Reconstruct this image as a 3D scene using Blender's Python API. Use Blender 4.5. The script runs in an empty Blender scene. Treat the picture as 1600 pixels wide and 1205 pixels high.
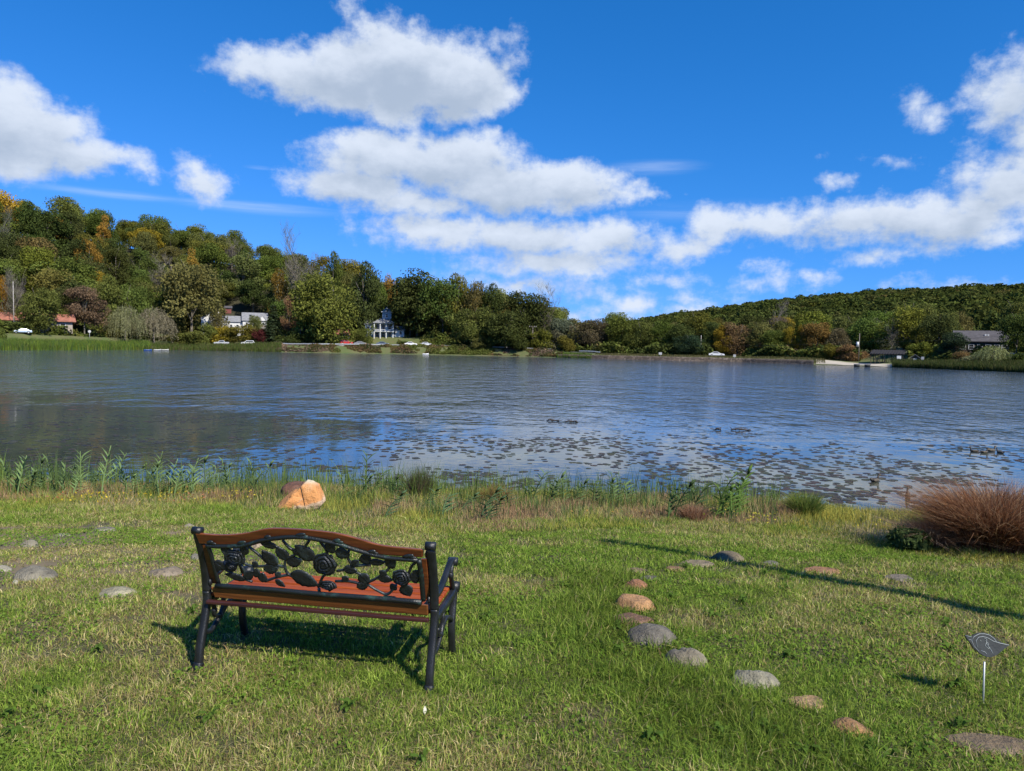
import bpy, bmesh, math, random
import numpy as np
from mathutils import Vector, Matrix
R = math.radians
sc = bpy.context.scene
col = sc.collection
random.seed(11); rng = np.random.default_rng(7)

# ------------------------------------------------------------------ camera
CAMZ, FPX, PITCH, ROLL = 3.2, 1142.0, R(3.03), R(1.0)
Fv = Vector((0, math.cos(PITCH), -math.sin(PITCH)))
R0 = Vector((1, 0, 0)); U0 = Vector((0, math.sin(PITCH), math.cos(PITCH)))
Uv = U0*math.cos(ROLL) - R0*math.sin(ROLL)
Rv = R0*math.cos(ROLL) + U0*math.sin(ROLL)
cam = bpy.data.cameras.new("camera"); camo = bpy.data.objects.new("camera", cam); col.objects.link(camo)
M = Matrix((Rv, Uv, -Fv)).transposed().to_4x4(); M.translation = (0, 0, CAMZ)
camo.matrix_world = M
cam.sensor_width = 36; cam.lens = FPX/1600*36; cam.clip_start = 0.05; cam.clip_end = 6000
sc.camera = camo

# ------------------------------------------------------------------ light
SUN_EL = R(44); SUNX, SUNY = 0.66, -0.75
sunv = Vector((SUNX, SUNY, 0)).normalized()*math.cos(SUN_EL) + Vector((0, 0, math.sin(SUN_EL)))
sl = bpy.data.lights.new("sun", 'SUN'); sl.energy = 5.0; sl.angle = R(0.53); sl.color = (1.0, 0.93, 0.80)
so = bpy.data.objects.new("sun", sl); col.objects.link(so)
so.rotation_euler = sunv.to_track_quat('Z', 'Y').to_euler()
sc.view_settings.view_transform = 'Standard'; sc.view_settings.look = 'None'
sc.view_settings.exposure = 0.42; sc.view_settings.gamma = 1; sc.view_settings.use_curve_mapping = False
sc.render.engine = 'CYCLES'
cy = sc.cycles
cy.use_denoising = True; cy.max_bounces = 6; cy.diffuse_bounces = 2; cy.glossy_bounces = 3
cy.transmission_bounces = 3; cy.transparent_max_bounces = 6; cy.caustics_reflective = False; cy.caustics_refractive = False
cy.use_adaptive_sampling = True; cy.adaptive_threshold = 0.015
cy.sample_clamp_indirect = 6

# ------------------------------------------------------------------ picture <-> place
def ray(px, py):
    return (Fv + Rv*((px-800)/FPX) + Uv*((602.5-py)/FPX)).normalized()
def hor(px): return 602.5 - FPX*math.tan(PITCH)/math.cos(ROLL) + (px-800)*math.tan(ROLL)
def azi(px):
    d = ray(px, hor(px)); return math.atan2(d.x, d.y)
def water_pt(px, py):
    d = ray(px, py); t = -CAMZ/d.z; return (d.x*t, d.y*t)
def z_at(px, py, r):
    d = ray(px, py); return CAMZ + d.z/math.hypot(d.x, d.y)*r

# ------------------------------------------------------------------ noise
def _h(i, j, s):
    n = (i.astype(np.int64)*374761393 + j.astype(np.int64)*668265263 + s*1442695) & 0x7fffffff
    n = ((n ^ (n >> 13))*1274126177) & 0x7fffffff
    return ((n ^ (n >> 16)) & 0xffff)/65535.0
def vnoise(x, y, s=0):
    x = np.asarray(x, float); y = np.asarray(y, float)
    xi = np.floor(x); yi = np.floor(y); fx = x-xi; fy = y-yi
    fx = fx*fx*(3-2*fx); fy = fy*fy*(3-2*fy)
    a = _h(xi, yi, s); b = _h(xi+1, yi, s); c = _h(xi, yi+1, s); d = _h(xi+1, yi+1, s)
    return (a*(1-fx)+b*fx)*(1-fy) + (c*(1-fx)+d*fx)*fy
def fbm(x, y, s=0, o=4):
    t = 0; a = .5; n = 0
    for k in range(o):
        t = t + a*vnoise(x*2**k+17.3*k, y*2**k-9.1*k, s+k); n += a; a *= .5
    return t/n
def sstep(a, b, x):
    t = np.clip((x-a)/(b-a), 0, 1); return t*t*(3-2*t)

# ------------------------------------------------------------------ shoreline and terrain height
SH = [(0,547.5),(100,547.5),(200,547),(300,547.5),(400,549.5),(500,551.5),(600,553),(700,555),(800,557),(860,558.5),(950,561),(1050,563.5),(1160,566),(1270,569.5),(1350,572),(1420,575),(1500,578),(1600,582)]
_t = [azi(a) for a, b in SH]; _r = [math.hypot(*water_pt(a, b)) for a, b in SH]
sh_t = np.array([-math.pi, -1.9, -1.35, -1.0, -.75] + _t + [.8, 1.05, 1.4, 1.9, math.pi])
sh_r = np.array([20, 20, 70, 150, 185.] + _r + [125, 100, 60, 20, 20.])
def rfar(t): return np.interp(t, sh_t, sh_r)
PT = np.array([azi(p) for p in (-300, 0, 200, 330, 430, 600, 750, 850, 950, 1270, 1340, 1420, 1600, 1900)])
ZB = np.array([1.0,1.0,1.0,1.3,2.3,2.6,2.6,2.1,1.3,1.3,.45,.5,.9,1.])
ZR = np.array([5,4.6,3.8,2.0,2.6,2.9,2.9,2.3,1.4,1.4,.9,1.2,2,2.])
ZP = np.array([6,5.6,6,5.5,5.5,6.2,6,4,2.2,2,2.5,3,4,4.])
SKY = [(-250,275,150,15),(0,314,150,15),(100,326,150,15),(200,344,150,15),(300,356,150,15),(400,378,140,15),(500,414,130,15),(600,436,110,15),(700,452,100,14),
       (800,470,90,12),(850,490,100,10),(900,518,250,10),(960,515,420,12),(1000,501,600,12),(1100,487,650,12),(1200,471,650,12),(1300,463,650,12),(1400,457,650,12),(1500,452,650,12),(1600,452,650,12),(1900,440,600,12)]
kt = np.array([azi(a[0]) for a in SKY]); ks = np.array([a[2] for a in SKY], float)
kz = np.array([z_at(a[0], a[1], float(rfar(azi(a[0]))) + a[2]) - a[3] for a in SKY])
def y_water(x): return np.clip(15.7 - 0.13*x, 13.7, 16.0) + .5*(fbm(x*.5, x*0+3, 5)-.5)
def terrain(x, y):
    x = np.asarray(x, float); y = np.asarray(y, float)
    r = np.hypot(x, y); t = np.arctan2(x, y)
    yw = y_water(x)
    q = np.clip((y-4.5)/(yw-4.5), 0, 1)
    near = 1.45*(1-q**1.3) - np.clip(y-yw, 0, None)*0.12
    near = near + .035*(fbm(x*.9, y*.9, 3)-.5) + .012*(fbm(x*4, y*4, 8, 2)-.5)
    s = r - rfar(t)
    zb = np.interp(t, PT, ZB); zr = np.interp(t, PT, ZR); zp = np.interp(t, PT, ZP)
    rs = np.interp(t, kt, ks); rz = np.maximum(np.interp(t, kt, kz), zp)
    far = np.where(s < 0, s*.15, 0)
    far = far + zb*np.clip(s/5, 0, 1)
    far = far + (zr-zb)*sstep(8, 14, s) + (zp-zr)*sstep(20, 30, s)
    far = far + (rz-zp)*sstep(0, 1, (s-28)/(rs-28))*1.0
    far = far + np.where(s > 30, (fbm(x*.02, y*.02, 9)-.5)*np.clip((s-30)*.05, 0, 5), 0)
    far = far + np.where(s > 0, (fbm(x*.3, y*.3, 12, 2)-.5)*.25, 0)
    return np.maximum(np.maximum(near, far), -1.2)
def tz(x, y): return float(terrain(np.array([x]), np.array([y]))[0])
def G(px, py, add=0.0):
    """point of the near ground seen at this pixel"""
    d = ray(px, py); t = np.arange(1.0, 40, .02); x, y, z = d.x*t, d.y*t, CAMZ+d.z*t
    k = int(np.argmax(z < terrain(x, y)+add)); return float(x[k]), float(y[k]), tz(x[k], y[k])
def far_pt(px, s):
    t = azi(px); r = float(rfar(t)) + s
    x, y = r*math.sin(t), r*math.cos(t)
    return x, y, tz(x, y), r

# ------------------------------------------------------------------ materials
def mat(name):
    m = bpy.data.materials.new(name); m.use_nodes = True
    nt = m.node_tree; b = nt.nodes["Principled BSDF"]
    return m, nt, b
class NT:
    def __init__(s, nt): s.nt = nt
    def n(s, t, props=None, **ins):
        nd = s.nt.nodes.new(t)
        for k, v in (props or {}).items(): setattr(nd, k, v)
        for k, v in ins.items():
            key = int(k[1:]) if k[0] == 'i' and k[1:].isdigit() else k.replace('_', ' ')
            sock = nd.inputs[key]
            if hasattr(v, 'bl_idname') or isinstance(v, bpy.types.NodeSocket): s.nt.links.new(v, sock)
            else: sock.default_value = v
        return nd
    def link(s, a, b): s.nt.links.new(a, b)
    def math(s, op, a, b=0.0, c=0.0, clamp=False):
        return s.n('ShaderNodeMath', {'operation': op, 'use_clamp': clamp}, i0=a, i1=b, i2=c).outputs[0]
    def vm(s, op, a, b=(0, 0, 0), c=(0, 0, 0)):
        nd = s.n('ShaderNodeVectorMath', {'operation': op}, i0=a, i1=b)
        if op == 'MULTIPLY_ADD':
            nd.inputs[2].default_value = c if not isinstance(c, bpy.types.NodeSocket) else (0,0,0)
            if isinstance(c, bpy.types.NodeSocket): s.link(c, nd.inputs[2])
        return nd.outputs['Value'] if op in ('LENGTH', 'DOT_PRODUCT') else nd.outputs[0]
    def mix(s, f, a, b, mode='MIX'):
        nd = s.n('ShaderNodeMix', {'data_type': 'RGBA', 'blend_type': mode})
        for k, v in ((0, f), (6, a), (7, b)):
            if isinstance(v, bpy.types.NodeSocket): s.link(v, nd.inputs[k])
            else: nd.inputs[k].default_value = v if k == 0 else (tuple(v)+(1,))[:4]
        return nd.outputs[2]
    def noise(s, vec, scale, detail=3, rough=.55, dist=0.0):
        return s.n('ShaderNodeTexNoise', None, Vector=vec, Scale=scale, Detail=detail, Roughness=rough, Distortion=dist).outputs[0]
    def ramp(s, f, stops):
        nd = s.n('ShaderNodeValToRGB', None, Fac=f); e = nd.color_ramp.elements
        while len(e) < len(stops): e.new(.5)
        for i, (p, c) in enumerate(stops):
            e[i].position = p; e[i].color = tuple(c)+(1,) if len(c) == 3 else c
        return nd.outputs[0]
    def mapr(s, v, a, b, c=0.0, d=1.0, smooth=True):
        return s.n('ShaderNodeMapRange', {'interpolation_type': 'SMOOTHSTEP' if smooth else 'LINEAR'}, Value=v, From_Min=a, From_Max=b, To_Min=c, To_Max=d).outputs[0]
def bump(k, b, h, strength=.4, dist=.02):
    nd = k.n('ShaderNodeBump', None, Strength=strength, Distance=dist, Height=h)
    k.link(nd.outputs[0], b.inputs['Normal']); return nd

# ------------------------------------------------------------------ sky with cumulus clouds
W = bpy.data.worlds.new("World"); sc.world = W; W.use_nodes = True
wk = NT(W.node_tree); W.node_tree.nodes.clear()
sky = wk.n('ShaderNodeTexSky', {'sky_type': 'NISHITA', 'sun_disc': False, 'sun_elevation': SUN_EL,
     'sun_rotation': math.atan2(SUNX, SUNY), 'altitude': 250, 'air_density': 1.0, 'dust_density': .3, 'ozone_density': 2.2})
CL = [  # x, y, rx, ry in picture units, turned into azimuth/elevation below
 (645,112,150,62),(560,112,110,58),(480,120,95,38),(395,112,78,30),(725,128,88,55),(620,168,70,32),(700,168,50,28),(790,100,26,36),
 (545,22,18,24),(610,52,32,34),(590,40,45,22),
 (600,245,130,42),(700,252,125,46),(560,292,105,38),(800,292,150,45),(900,288,85,40),(965,296,55,18),(650,318,120,28),
 (690,366,130,30),(820,372,160,36),(950,374,130,32),(1060,388,62,24),(870,415,150,26),(1015,437,58,12),(820,446,110,16),(905,455,60,12),
 (35,200,95,72),(110,232,85,42),(175,240,58,27),(15,160,55,52),
 (315,282,44,28),(295,256,28,18),(225,264,20,12),
 (1130,355,48,30),(1200,352,80,32),(1270,352,60,26),(1330,350,85,36),(1410,340,90,42),(1470,352,90,44),(1535,378,40,22),(1530,325,60,60),(1590,290,65,62),(1512,262,32,34),(1625,262,50,60),
 (1590,145,58,62),(1610,190,50,40),(1630,125,40,50),(1362,405,38,13),(1290,372,70,20),
 (1426,158,26,20),(1450,184,20,15),(1205,440,50,13),(1265,438,22,10),(1190,422,25,7),(1380,243,26,7),(1318,284,20,8),
 (990,482,52,14),(1070,466,66,11),(1080,484,60,12),(930,478,30,9),(1500,452,70,9),(880,486,60,12),(960,500,80,14),(1150,470,40,8)]
g = bpy.data.node_groups.new("cloud_field", 'ShaderNodeTree')
g.interface.new_socket("P", in_out='INPUT', socket_type='NodeSocketVector'); g.interface.new_socket("D", in_out='OUTPUT', socket_type='NodeSocketFloat')
gk = NT(g); gi = g.nodes.new('NodeGroupInput').outputs[0]
acc = None
for (cx, cy_, rx, ry) in CL:
    d = ray(cx, cy_); a = math.atan2(d.x, d.y); e = math.asin(d.z)
    rx = rx/FPX*max(.6, math.cos(a)); ry = ry/FPX*math.cos(a)
    v = gk.vm('MULTIPLY_ADD', gi, (1/rx, 1/ry, 0), (-a/rx, -e/ry, 0))
    L = gk.vm('LENGTH', v)
    # distance in radii -> signed closeness scaled by the size of the puff
    q = gk.math('MULTIPLY_ADD', L, -min(rx, ry*1.6)*16, min(rx, ry*1.6)*16)
    acc = q if acc is None else gk.math('SMOOTH_MAX', acc, q, .12)
go = g.nodes.new('NodeGroupOutput'); g.links.new(acc, go.inputs[0])
tc = wk.n('ShaderNodeTexCoord').outputs['Generated']
dn = wk.vm('NORMALIZE', tc); sx = wk.n('ShaderNodeSeparateXYZ', None, Vector=dn)
az = wk.math('ARCTAN2', sx.outputs[0], sx.outputs[1]); el = wk.math('ARCSINE', sx.outputs[2])
P = wk.n('ShaderNodeCombineXYZ', None, X=az, Y=el, Z=0.0).outputs[0]
n1 = wk.n('ShaderNodeTexNoise', None, Vector=P, Scale=9.0, Detail=7.0, Roughness=.62)
w1 = wk.vm('MULTIPLY_ADD', n1.outputs['Color'], (.085, .06, 0), (-.0425, -.03, 0))
Pw = wk.vm('ADD', P, w1)
def field(vec):
    nd = wk.n('ShaderNodeGroup', {'node_tree': g}); wk.link(vec, nd.inputs[0]); return nd.outputs[0]
D1 = field(Pw); D2 = field(wk.vm('ADD', Pw, (.012, .024, 0)))
# scattered clouds over the rest of the sky, outside the photographed part
Pc = wk.vm('MULTIPLY', P, (1, 2.2, 1))
nb = wk.noise(Pc, 2.3, 4, .55); away = wk.mapr(wk.math('ABSOLUTE', az), .74, .95)
back = wk.math('MULTIPLY_ADD', nb, 5.0, -3.25)
D1 = wk.math('MAXIMUM', D1, wk.math('MULTIPLY_ADD', away, wk.math('ADD', back, 3.0), -3.0))
fine = wk.noise(P, 38, 5, .62); mid = wk.noise(wk.vm('MULTIPLY', P, (1, 1.7, 1)), 14, 5, .6)
dens = wk.math('ADD', D1, wk.math('MULTIPLY_ADD', fine, .8, -.40))
dens = wk.math('ADD', dens, wk.math('MULTIPLY_ADD', mid, 1.0, -.5))
alpha = wk.mapr(dens, -.16, .46, 0, 1)
# light from above right and behind: thick parts below look greyer
shade = wk.math('SUBTRACT', D2, wk.math('MULTIPLY_ADD', mid, 1.8, -.9))
sh = wk.mapr(shade, -.35, 1.15, 1.0, .0)
ccol = wk.mix(sh, (.33, .40, .51), (.57, .63, .73))
cir = wk.noise(wk.vm('MULTIPLY', wk.vm('ADD', P, (0, 0, 0)), (1.6, 22, 1)), 3.0, 5, .6, .4)
cb = None
for (cx, cy_, rx, ry, k_) in [(400,325,150,11,1.0),(180,304,150,9,.5),(1020,262,90,14,.6),(405,262,26,4,.6),(1100,330,160,20,.35)]:
    d = ray(cx, cy_); a = math.atan2(d.x, d.y); e = math.asin(d.z)
    rx = rx/FPX*math.cos(a); ry = ry/FPX*math.cos(a)
    L = wk.vm('LENGTH', wk.vm('MULTIPLY_ADD', P, (1/rx, 1/ry, 0), (-a/rx, -e/ry, 0)))
    q = wk.mapr(L, 1.1, .1, 0, k_); cb = q if cb is None else wk.math('MAXIMUM', cb, q)
cirr = wk.math('MULTIPLY', cb, wk.mapr(cir, .35, .75, .1, .62))
SKS = .112
sup = wk.n('ShaderNodeCombineXYZ', None, X=sx.outputs[0], Y=sx.outputs[1], Z=wk.math('MULTIPLY_ADD', sx.outputs[2], .93, .085)).outputs[0]
wk.link(wk.vm('NORMALIZE', sup), sky.inputs['Vector'])
skn = wk.n('ShaderNodeVectorMath', {'operation': 'SCALE'}, i0=sky.outputs[0]); skn.inputs['Scale'].default_value = SKS
sp = wk.n('ShaderNodeSeparateColor', None, Color=skn.outputs[0])
# a clean, dry autumn sky: deep blue, little red
skyc = wk.n('ShaderNodeCombineColor', None, Red=wk.math('MULTIPLY', wk.math('POWER', sp.outputs[0], 1.95), .87),
            Green=wk.math('MULTIPLY', sp.outputs[1], .665), Blue=wk.math('MULTIPLY', sp.outputs[2], 1.22)).outputs[0]
c1 = wk.mix(cirr, skyc, (.52, .62, .80))
c2 = wk.mix(wk.math('MULTIPLY', alpha, .97), c1, ccol)
bg = wk.n('ShaderNodeBackground', None, Color=c2, Strength=1.0)
wo = wk.n('ShaderNodeOutputWorld', None, Surface=bg.outputs[0])
W.cycles.sampling_method = 'MANUAL'; W.cycles.sample_map_resolution = 512

# ------------------------------------------------------------------ mesh helpers
def link(o, parent=None):
    col.objects.link(o)
    if parent is not None: o.parent = parent
    return o
def tag(o, label=None, cat=None, group=None, kind=None):
    if label: o['label'] = label
    if cat: o['category'] = cat
    if group: o['group'] = group
    if kind: o['kind'] = kind
    return o
def np_mesh(name, V, F, attrs=None, smooth=False):
    """V (n,3); F list of (m,k) index arrays; attrs {name: (type, array per vertex)}"""
    me = bpy.data.meshes.new(name)
    V = np.asarray(V, np.float32); me.vertices.add(len(V)); me.vertices.foreach_set('co', V.ravel())
    F = [np.asarray(f, np.int32) for f in F if len(f)]
    tot = sum(f.size for f in F); npl = sum(len(f) for f in F)
    me.loops.add(tot); me.polygons.add(npl)
    me.loops.foreach_set('vertex_index', np.concatenate([f.ravel() for f in F]))
    ls = []; o = 0
    for f in F:
        ls.append(o + np.arange(len(f))*f.shape[1]); o += f.size
    me.polygons.foreach_set('loop_start', np.concatenate(ls).astype(np.int32))
    if smooth: me.polygons.foreach_set('use_smooth', np.ones(npl, bool))
    for an, (ty, arr) in (attrs or {}).items():
        at = me.attributes.new(an, ty, 'POINT')
        if ty == 'FLOAT': at.data.foreach_set('value', np.asarray(arr, np.float32).ravel())
        else: at.data.foreach_set('color', np.asarray(arr, np.float32).ravel())
    me.update(calc_edges=True); me.validate()
    return me
def obj(name, me, m=None, parent=None):
    o = bpy.data.objects.new(name, me); link(o, parent)
    if m is not None and not me.materials: me.materials.append(m)
    return o
def empty(name, loc, rz=0.0):
    o = bpy.data.objects.new(name, None); link(o); o.location = loc; o.rotation_euler.z = rz; o.empty_display_size = .2
    return o
class MB:
    def __init__(s): s.v = []; s.f = []; s.sm = []
    def add(s, vs, fs, smooth=False):
        b = len(s.v); s.v += [tuple(v) for v in vs]
        for f in fs: s.f.append(tuple(b+i for i in f)); s.sm.append(smooth)
    def box(s, c, d, rot=None, taper=1.0):
        x, y, z = d[0]/2, d[1]/2, d[2]/2
        vs = [Vector((sx*x*(taper if sz > 0 else 1), sy*y*(taper if sz > 0 else 1), sz*z)) for sx in (-1, 1) for sy in (-1, 1) for sz in (-1, 1)]
        if rot is not None: vs = [rot @ v for v in vs]
        vs = [v+Vector(c) for v in vs]
        s.add(vs, [(0,1,3,2),(4,6,7,5),(0,4,5,1),(2,3,7,6),(0,2,6,4),(1,5,7,3)])
    def prism(s, poly, axis, a, b):
        """polygon of 2-d points extruded along axis from a to b (points counter-clockwise)"""
        def P3(p, t):
            return {'x': (t, p[0], p[1]), 'y': (p[0], t, p[1]), 'z': (p[0], p[1], t)}[axis]
        n = len(poly); vs = [P3(p, a) for p in poly] + [P3(p, b) for p in poly]
        fs = [tuple(range(n))[::-1], tuple(range(n, 2*n))] + [(i, (i+1) % n, n+(i+1) % n, n+i) for i in range(n)]
        s.add(vs, fs)
    def tube(s, pts, rad, seg=8, cap=True, flat=1.0, smooth=True, up=None):
        pts = [Vector(p) for p in pts]; n = len(pts)
        if not hasattr(rad, '__len__'): rad = [rad]*n
        vs = []; prevu = None
        for i, p in enumerate(pts):
            t = (pts[min(i+1, n-1)] - pts[max(i-1, 0)])
            if t.length < 1e-9: t = Vector((0, 0, 1))
            t.normalize()
            ref = Vector(up) if up is not None else (prevu if prevu is not None else (Vector((0, 0, 1)) if abs(t.z) < .9 else Vector((1, 0, 0))))
            u = ref - t*ref.dot(t)
            if u.length < 1e-6: u = t.orthogonal()
            u.normalize(); w = t.cross(u); prevu = u
            for k in range(seg):
                a = 2*math.pi*k/seg
                vs.append(p + u*math.cos(a)*rad[i]*flat + w*math.sin(a)*rad[i])
        fs = [(i*seg+k, i*seg+(k+1) % seg, (i+1)*seg+(k+1) % seg, (i+1)*seg+k) for i in range(n-1) for k in range(seg)]
        if cap: fs += [tuple(range(seg))[::-1], tuple((n-1)*seg+k for k in range(seg))]
        s.add(vs, fs, smooth)
    def ell(s, c, r, seg=12, rings=8, rot=None):
        vs = []; fs = []
        for i in range(rings+1):
            th = math.pi*i/rings
            for k in range(seg):
                a = 2*math.pi*k/seg
                v = Vector((r[0]*math.sin(th)*math.cos(a), r[1]*math.sin(th)*math.sin(a), r[2]*math.cos(th)))
                if rot is not None: v = rot @ v
                vs.append(v+Vector(c))
        for i in range(rings):
            for k in range(seg): fs.append((i*seg+k, (i+1)*seg+k, (i+1)*seg+(k+1) % seg, i*seg+(k+1) % seg))
        s.add(vs, fs, True)
    def mesh(s, name):
        me = bpy.data.meshes.new(name); me.from_pydata(s.v, [], s.f)
        me.polygons.foreach_set('use_smooth', s.sm); me.update(); return me
    def build(s, name, m, parent=None, bevel=0.0):
        o = obj(name, s.mesh(name), m, parent)
        if bevel:
            b = o.modifiers.new('bevel', 'BEVEL'); b.width = bevel; b.segments = 2; b.limit_method = 'ANGLE'
        return o
def copy_tree(o, parent=None):
    c = o.copy(); col.objects.link(c); c.parent = parent
    for ch in list(o.children): copy_tree(ch, c)
    return c
def simple(name, c, rough=.6, metal=0.0, var=.15, scale=8.0, bmp=0.0, bs=40.0, coat=0.0):
    m, nt, b = mat(name); k = NT(nt)
    tc = k.n('ShaderNodeTexCoord').outputs['Object']
    f = k.noise(tc, scale, 4)
    cc = k.mix(k.mapr(f, .3, .7, 0, 1), tuple(x*(1-var) for x in c), tuple(min(1, x*(1+var)) for x in c))
    k.link(cc, b.inputs['Base Color']); b.inputs['Roughness'].default_value = rough; b.inputs['Metallic'].default_value = metal
    b.inputs['Coat Weight'].default_value = coat
    if bmp: bump(k, b, k.noise(tc, bs, 4), bmp, .01)
    return m

# ------------------------------------------------------------------ ground sheet
def ground_material():
    m, nt, b = mat("ground_earth_grass"); k = NT(nt)
    pos = k.n('ShaderNodeNewGeometry').outputs['Position']; s = k.n('ShaderNodeSeparateXYZ', None, Vector=pos)
    r = k.vm('LENGTH', k.vm('MULTIPLY', pos, (1, 1, 0)))
    f1 = k.noise(pos, 1.1, 5, .6); f2 = k.noise(pos, 30, 4, .6)
    near = k.mix(k.mapr(f1, .35, .65), (.055, .055, .020), (.095, .08, .038))
    near = k.mix(k.mapr(f2, .45, .75, 0, .8), near, (.045, .038, .02))
    mud = k.mix(f2, (.05, .045, .03), (.09, .075, .05))
    worn = k.math('MULTIPLY', k.mapr(s.outputs[0], -1.6, -2.6), k.math('MULTIPLY', k.mapr(s.outputs[1], 4.6, 5.4), k.mapr(s.outputs[1], 8.4, 7.4)))
    near = k.mix(k.math('MULTIPLY', worn, k.mapr(f1, .35, .6, .4, 1)), near, (.20, .15, .085))
    near = k.mix(k.mapr(s.outputs[2], .12, .02), near, mud)
    g1 = k.noise(pos, .25, 5, .65)
    far = k.mix(k.mapr(g1, .35, .6), (.075, .11, .025), (.11, .115, .04))
    far = k.mix(k.mapr(k.noise(pos, 1.3, 4), .5, .7, 0, .5), far, (.12, .09, .05))
    wood = k.mix(g1, (.03, .03, .015), (.05, .045, .02))
    far = k.mix(k.mapr(s.outputs[2], 5, 10), far, wood)
    c = k.mix(k.mapr(r, 60, 100), near, far)
    k.link(c, b.inputs['Base Color']); b.inputs['Roughness'].default_value = .95
    bump(k, b, f2, .6, .03)
    return m
fr = math.radians
ang = np.concatenate([np.arange(-180, -52, 4.0), np.arange(-52, 52, .22), np.arange(52, 180, 4.0)])*math.pi/180
rad = np.concatenate([[.3, .7, 1.1, 1.5], np.arange(1.9, 19, .11), np.geomspace(19.2, 120, 22), np.arange(123, 420, 2.2), np.geomspace(425, 3500, 34)])
A, Rr = np.meshgrid(ang, rad); X = Rr*np.sin(A); Y = Rr*np.cos(A); Z = terrain(X, Y)
V = np.stack([X, Y, Z], -1).reshape(-1, 3); na = len(ang); nr = len(rad)
i, j = np.meshgrid(np.arange(nr-1), np.arange(na), indexing='ij'); jn = (j+1) % na
Fq = np.stack([i*na+j, i*na+jn, (i+1)*na+jn, (i+1)*na+j], -1).reshape(-1, 4)[:, ::-1]
c0 = len(V); V = np.vstack([V, [[0, 0, tz(0, 0)]]])
Ft = np.stack([np.full(na, c0), (np.arange(na)+1) % na, np.arange(na)], -1)[:, ::-1]
o = obj("ground", np_mesh("ground", V, [Fq, Ft], smooth=True), ground_material()); tag(o, kind='structure')

# ------------------------------------------------------------------ lake
def water_material():
    m, nt, b = mat("lake_water"); k = NT(nt)
    pos = k.n('ShaderNodeNewGeometry').outputs['Position']; s = k.n('ShaderNodeSeparateXYZ', None, Vector=pos)
    big = k.noise(k.vm('MULTIPLY', pos, (.6, 1.6, 1)), .035, 3, .6, .5)
    mid = k.noise(k.vm('MULTIPLY', pos, (.5, 1.4, 1)), .3, 3, .6)
    # calm water in the lee of the near bank, ruffled further out
    lee = k.math('ADD', s.outputs[1], k.math('MULTIPLY_ADD', big, 24.0, -12.0))
    lee = k.math('ADD', lee, k.math('MULTIPLY_ADD', mid, 8.0, -4.0))
    lee = k.math('ADD', lee, k.math('MULTIPLY', s.outputs[0], .30)); ruf = k.mapr(lee, 26, 46, 0, 1)
    wv1 = k.noise(k.vm('MULTIPLY', pos, (1.0, .7, 1)), 2.4, 3, .6, .3)
    wv2 = k.noise(k.vm('MULTIPLY', pos, (1.0, .7, 1)), .9, 3, .6, .4)
    wv3 = k.noise(k.vm('MULTIPLY', pos, (.3, 1.0, 1)), 5.0, 2, .5, .2)
    wv4 = k.noise(k.vm('MULTIPLY', pos, (1.0, .8, 1)), .42, 3, .6, .3)
    grp = k.mapr(k.noise(k.vm('MULTIPLY', pos, (1.0, .6, 1)), .30, 3, .7), .32, .68, .45, 1.5)
    h = k.math('ADD', k.math('MULTIPLY', wv1, .065), k.math('MULTIPLY', wv2, .12))
    h = k.math('ADD', k.math('MULTIPLY', h, grp), k.math('MULTIPLY', wv4, .10))
    h = k.math('MULTIPLY', h, k.math('MULTIPLY_ADD', ruf, 1.0, .05))
    h = k.math('ADD', h, k.math('MULTIPLY', wv3, .0022))
    bp = k.n('ShaderNodeBump', None, Strength=1.0, Distance=1.0, Height=h); k.link(bp.outputs[0], b.inputs['Normal'])
    greenish = k.noise(pos, .22, 4, .6)
    c = k.mix(k.mapr(greenish, .42, .62, 0, 1), (.036, .046, .040), (.075, .090, .055))  # greenish patches mixed into the near water colour
    shal = k.mapr(s.outputs[1], 34, 15, 0, 1)
    c = k.mix(shal, (.055, .075, .098), c)
    k.link(c, b.inputs['Base Color'])
    b.inputs['Roughness'].default_value = .04; b.inputs['IOR'].default_value = 1.333
    k.link(k.mapr(ruf, 0, 1, .03, .07, False), b.inputs['Roughness'])
    return m
a = np.arange(0, 360, 2.0)*math.pi/180; V = [[0, 150, 0]]; rr = [40, 120, 300, 520]
V = [(0, 0, 0)] + [(q*math.sin(t), q*math.cos(t), 0) for q in rr for t in a]
n = len(a); F1 = [(0, 1+(i+1) % n, 1+i) for i in range(n)]
F2 = [(1+q*n+i, 1+q*n+(i+1) % n, 1+(q+1)*n+(i+1) % n, 1+(q+1)*n+i) for q in range(3) for i in range(n)]
o = obj("lake_water", np_mesh("lake_water", V, [F1, F2]), water_material()); tag(o, kind='structure')

# ------------------------------------------------------------------ foliage materials
def leaf_material(name, dark=(.5, .5, .5), use_attr=False, trans=.3):
    m, nt, b = mat(name); k = NT(nt)
    at = k.n('ShaderNodeAttribute', {'attribute_name': 'tint'})
    if use_attr: base = k.n('ShaderNodeAttribute', {'attribute_name': 'hue'}).outputs['Color']
    else: base = k.n('ShaderNodeObjectInfo').outputs['Color']
    v = k.math('MULTIPLY_ADD', at.outputs['Fac'], 1.0, .5)
    c = k.n('ShaderNodeVectorMath', {'operation': 'SCALE'}, i0=base); k.link(v, c.inputs['Scale'])
    d = k.n('ShaderNodeBsdfDiffuse', None, Color=c.outputs[0]); t = k.n('ShaderNodeBsdfTranslucent', None, Color=c.outputs[0])
    mx = k.n('ShaderNodeMixShader', None, Fac=trans, i1=d.outputs[0], i2=t.outputs[0])
    nt.links.new(mx.outputs[0], nt.nodes['Material Output'].inputs['Surface']); nt.nodes.remove(b)
    return m
LEAF = leaf_material("tree_leaves"); LEAFA = leaf_material("wood_leaves", use_attr=True)
BLADE = leaf_material("grass_blades", use_attr=True, trans=.38)
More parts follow.
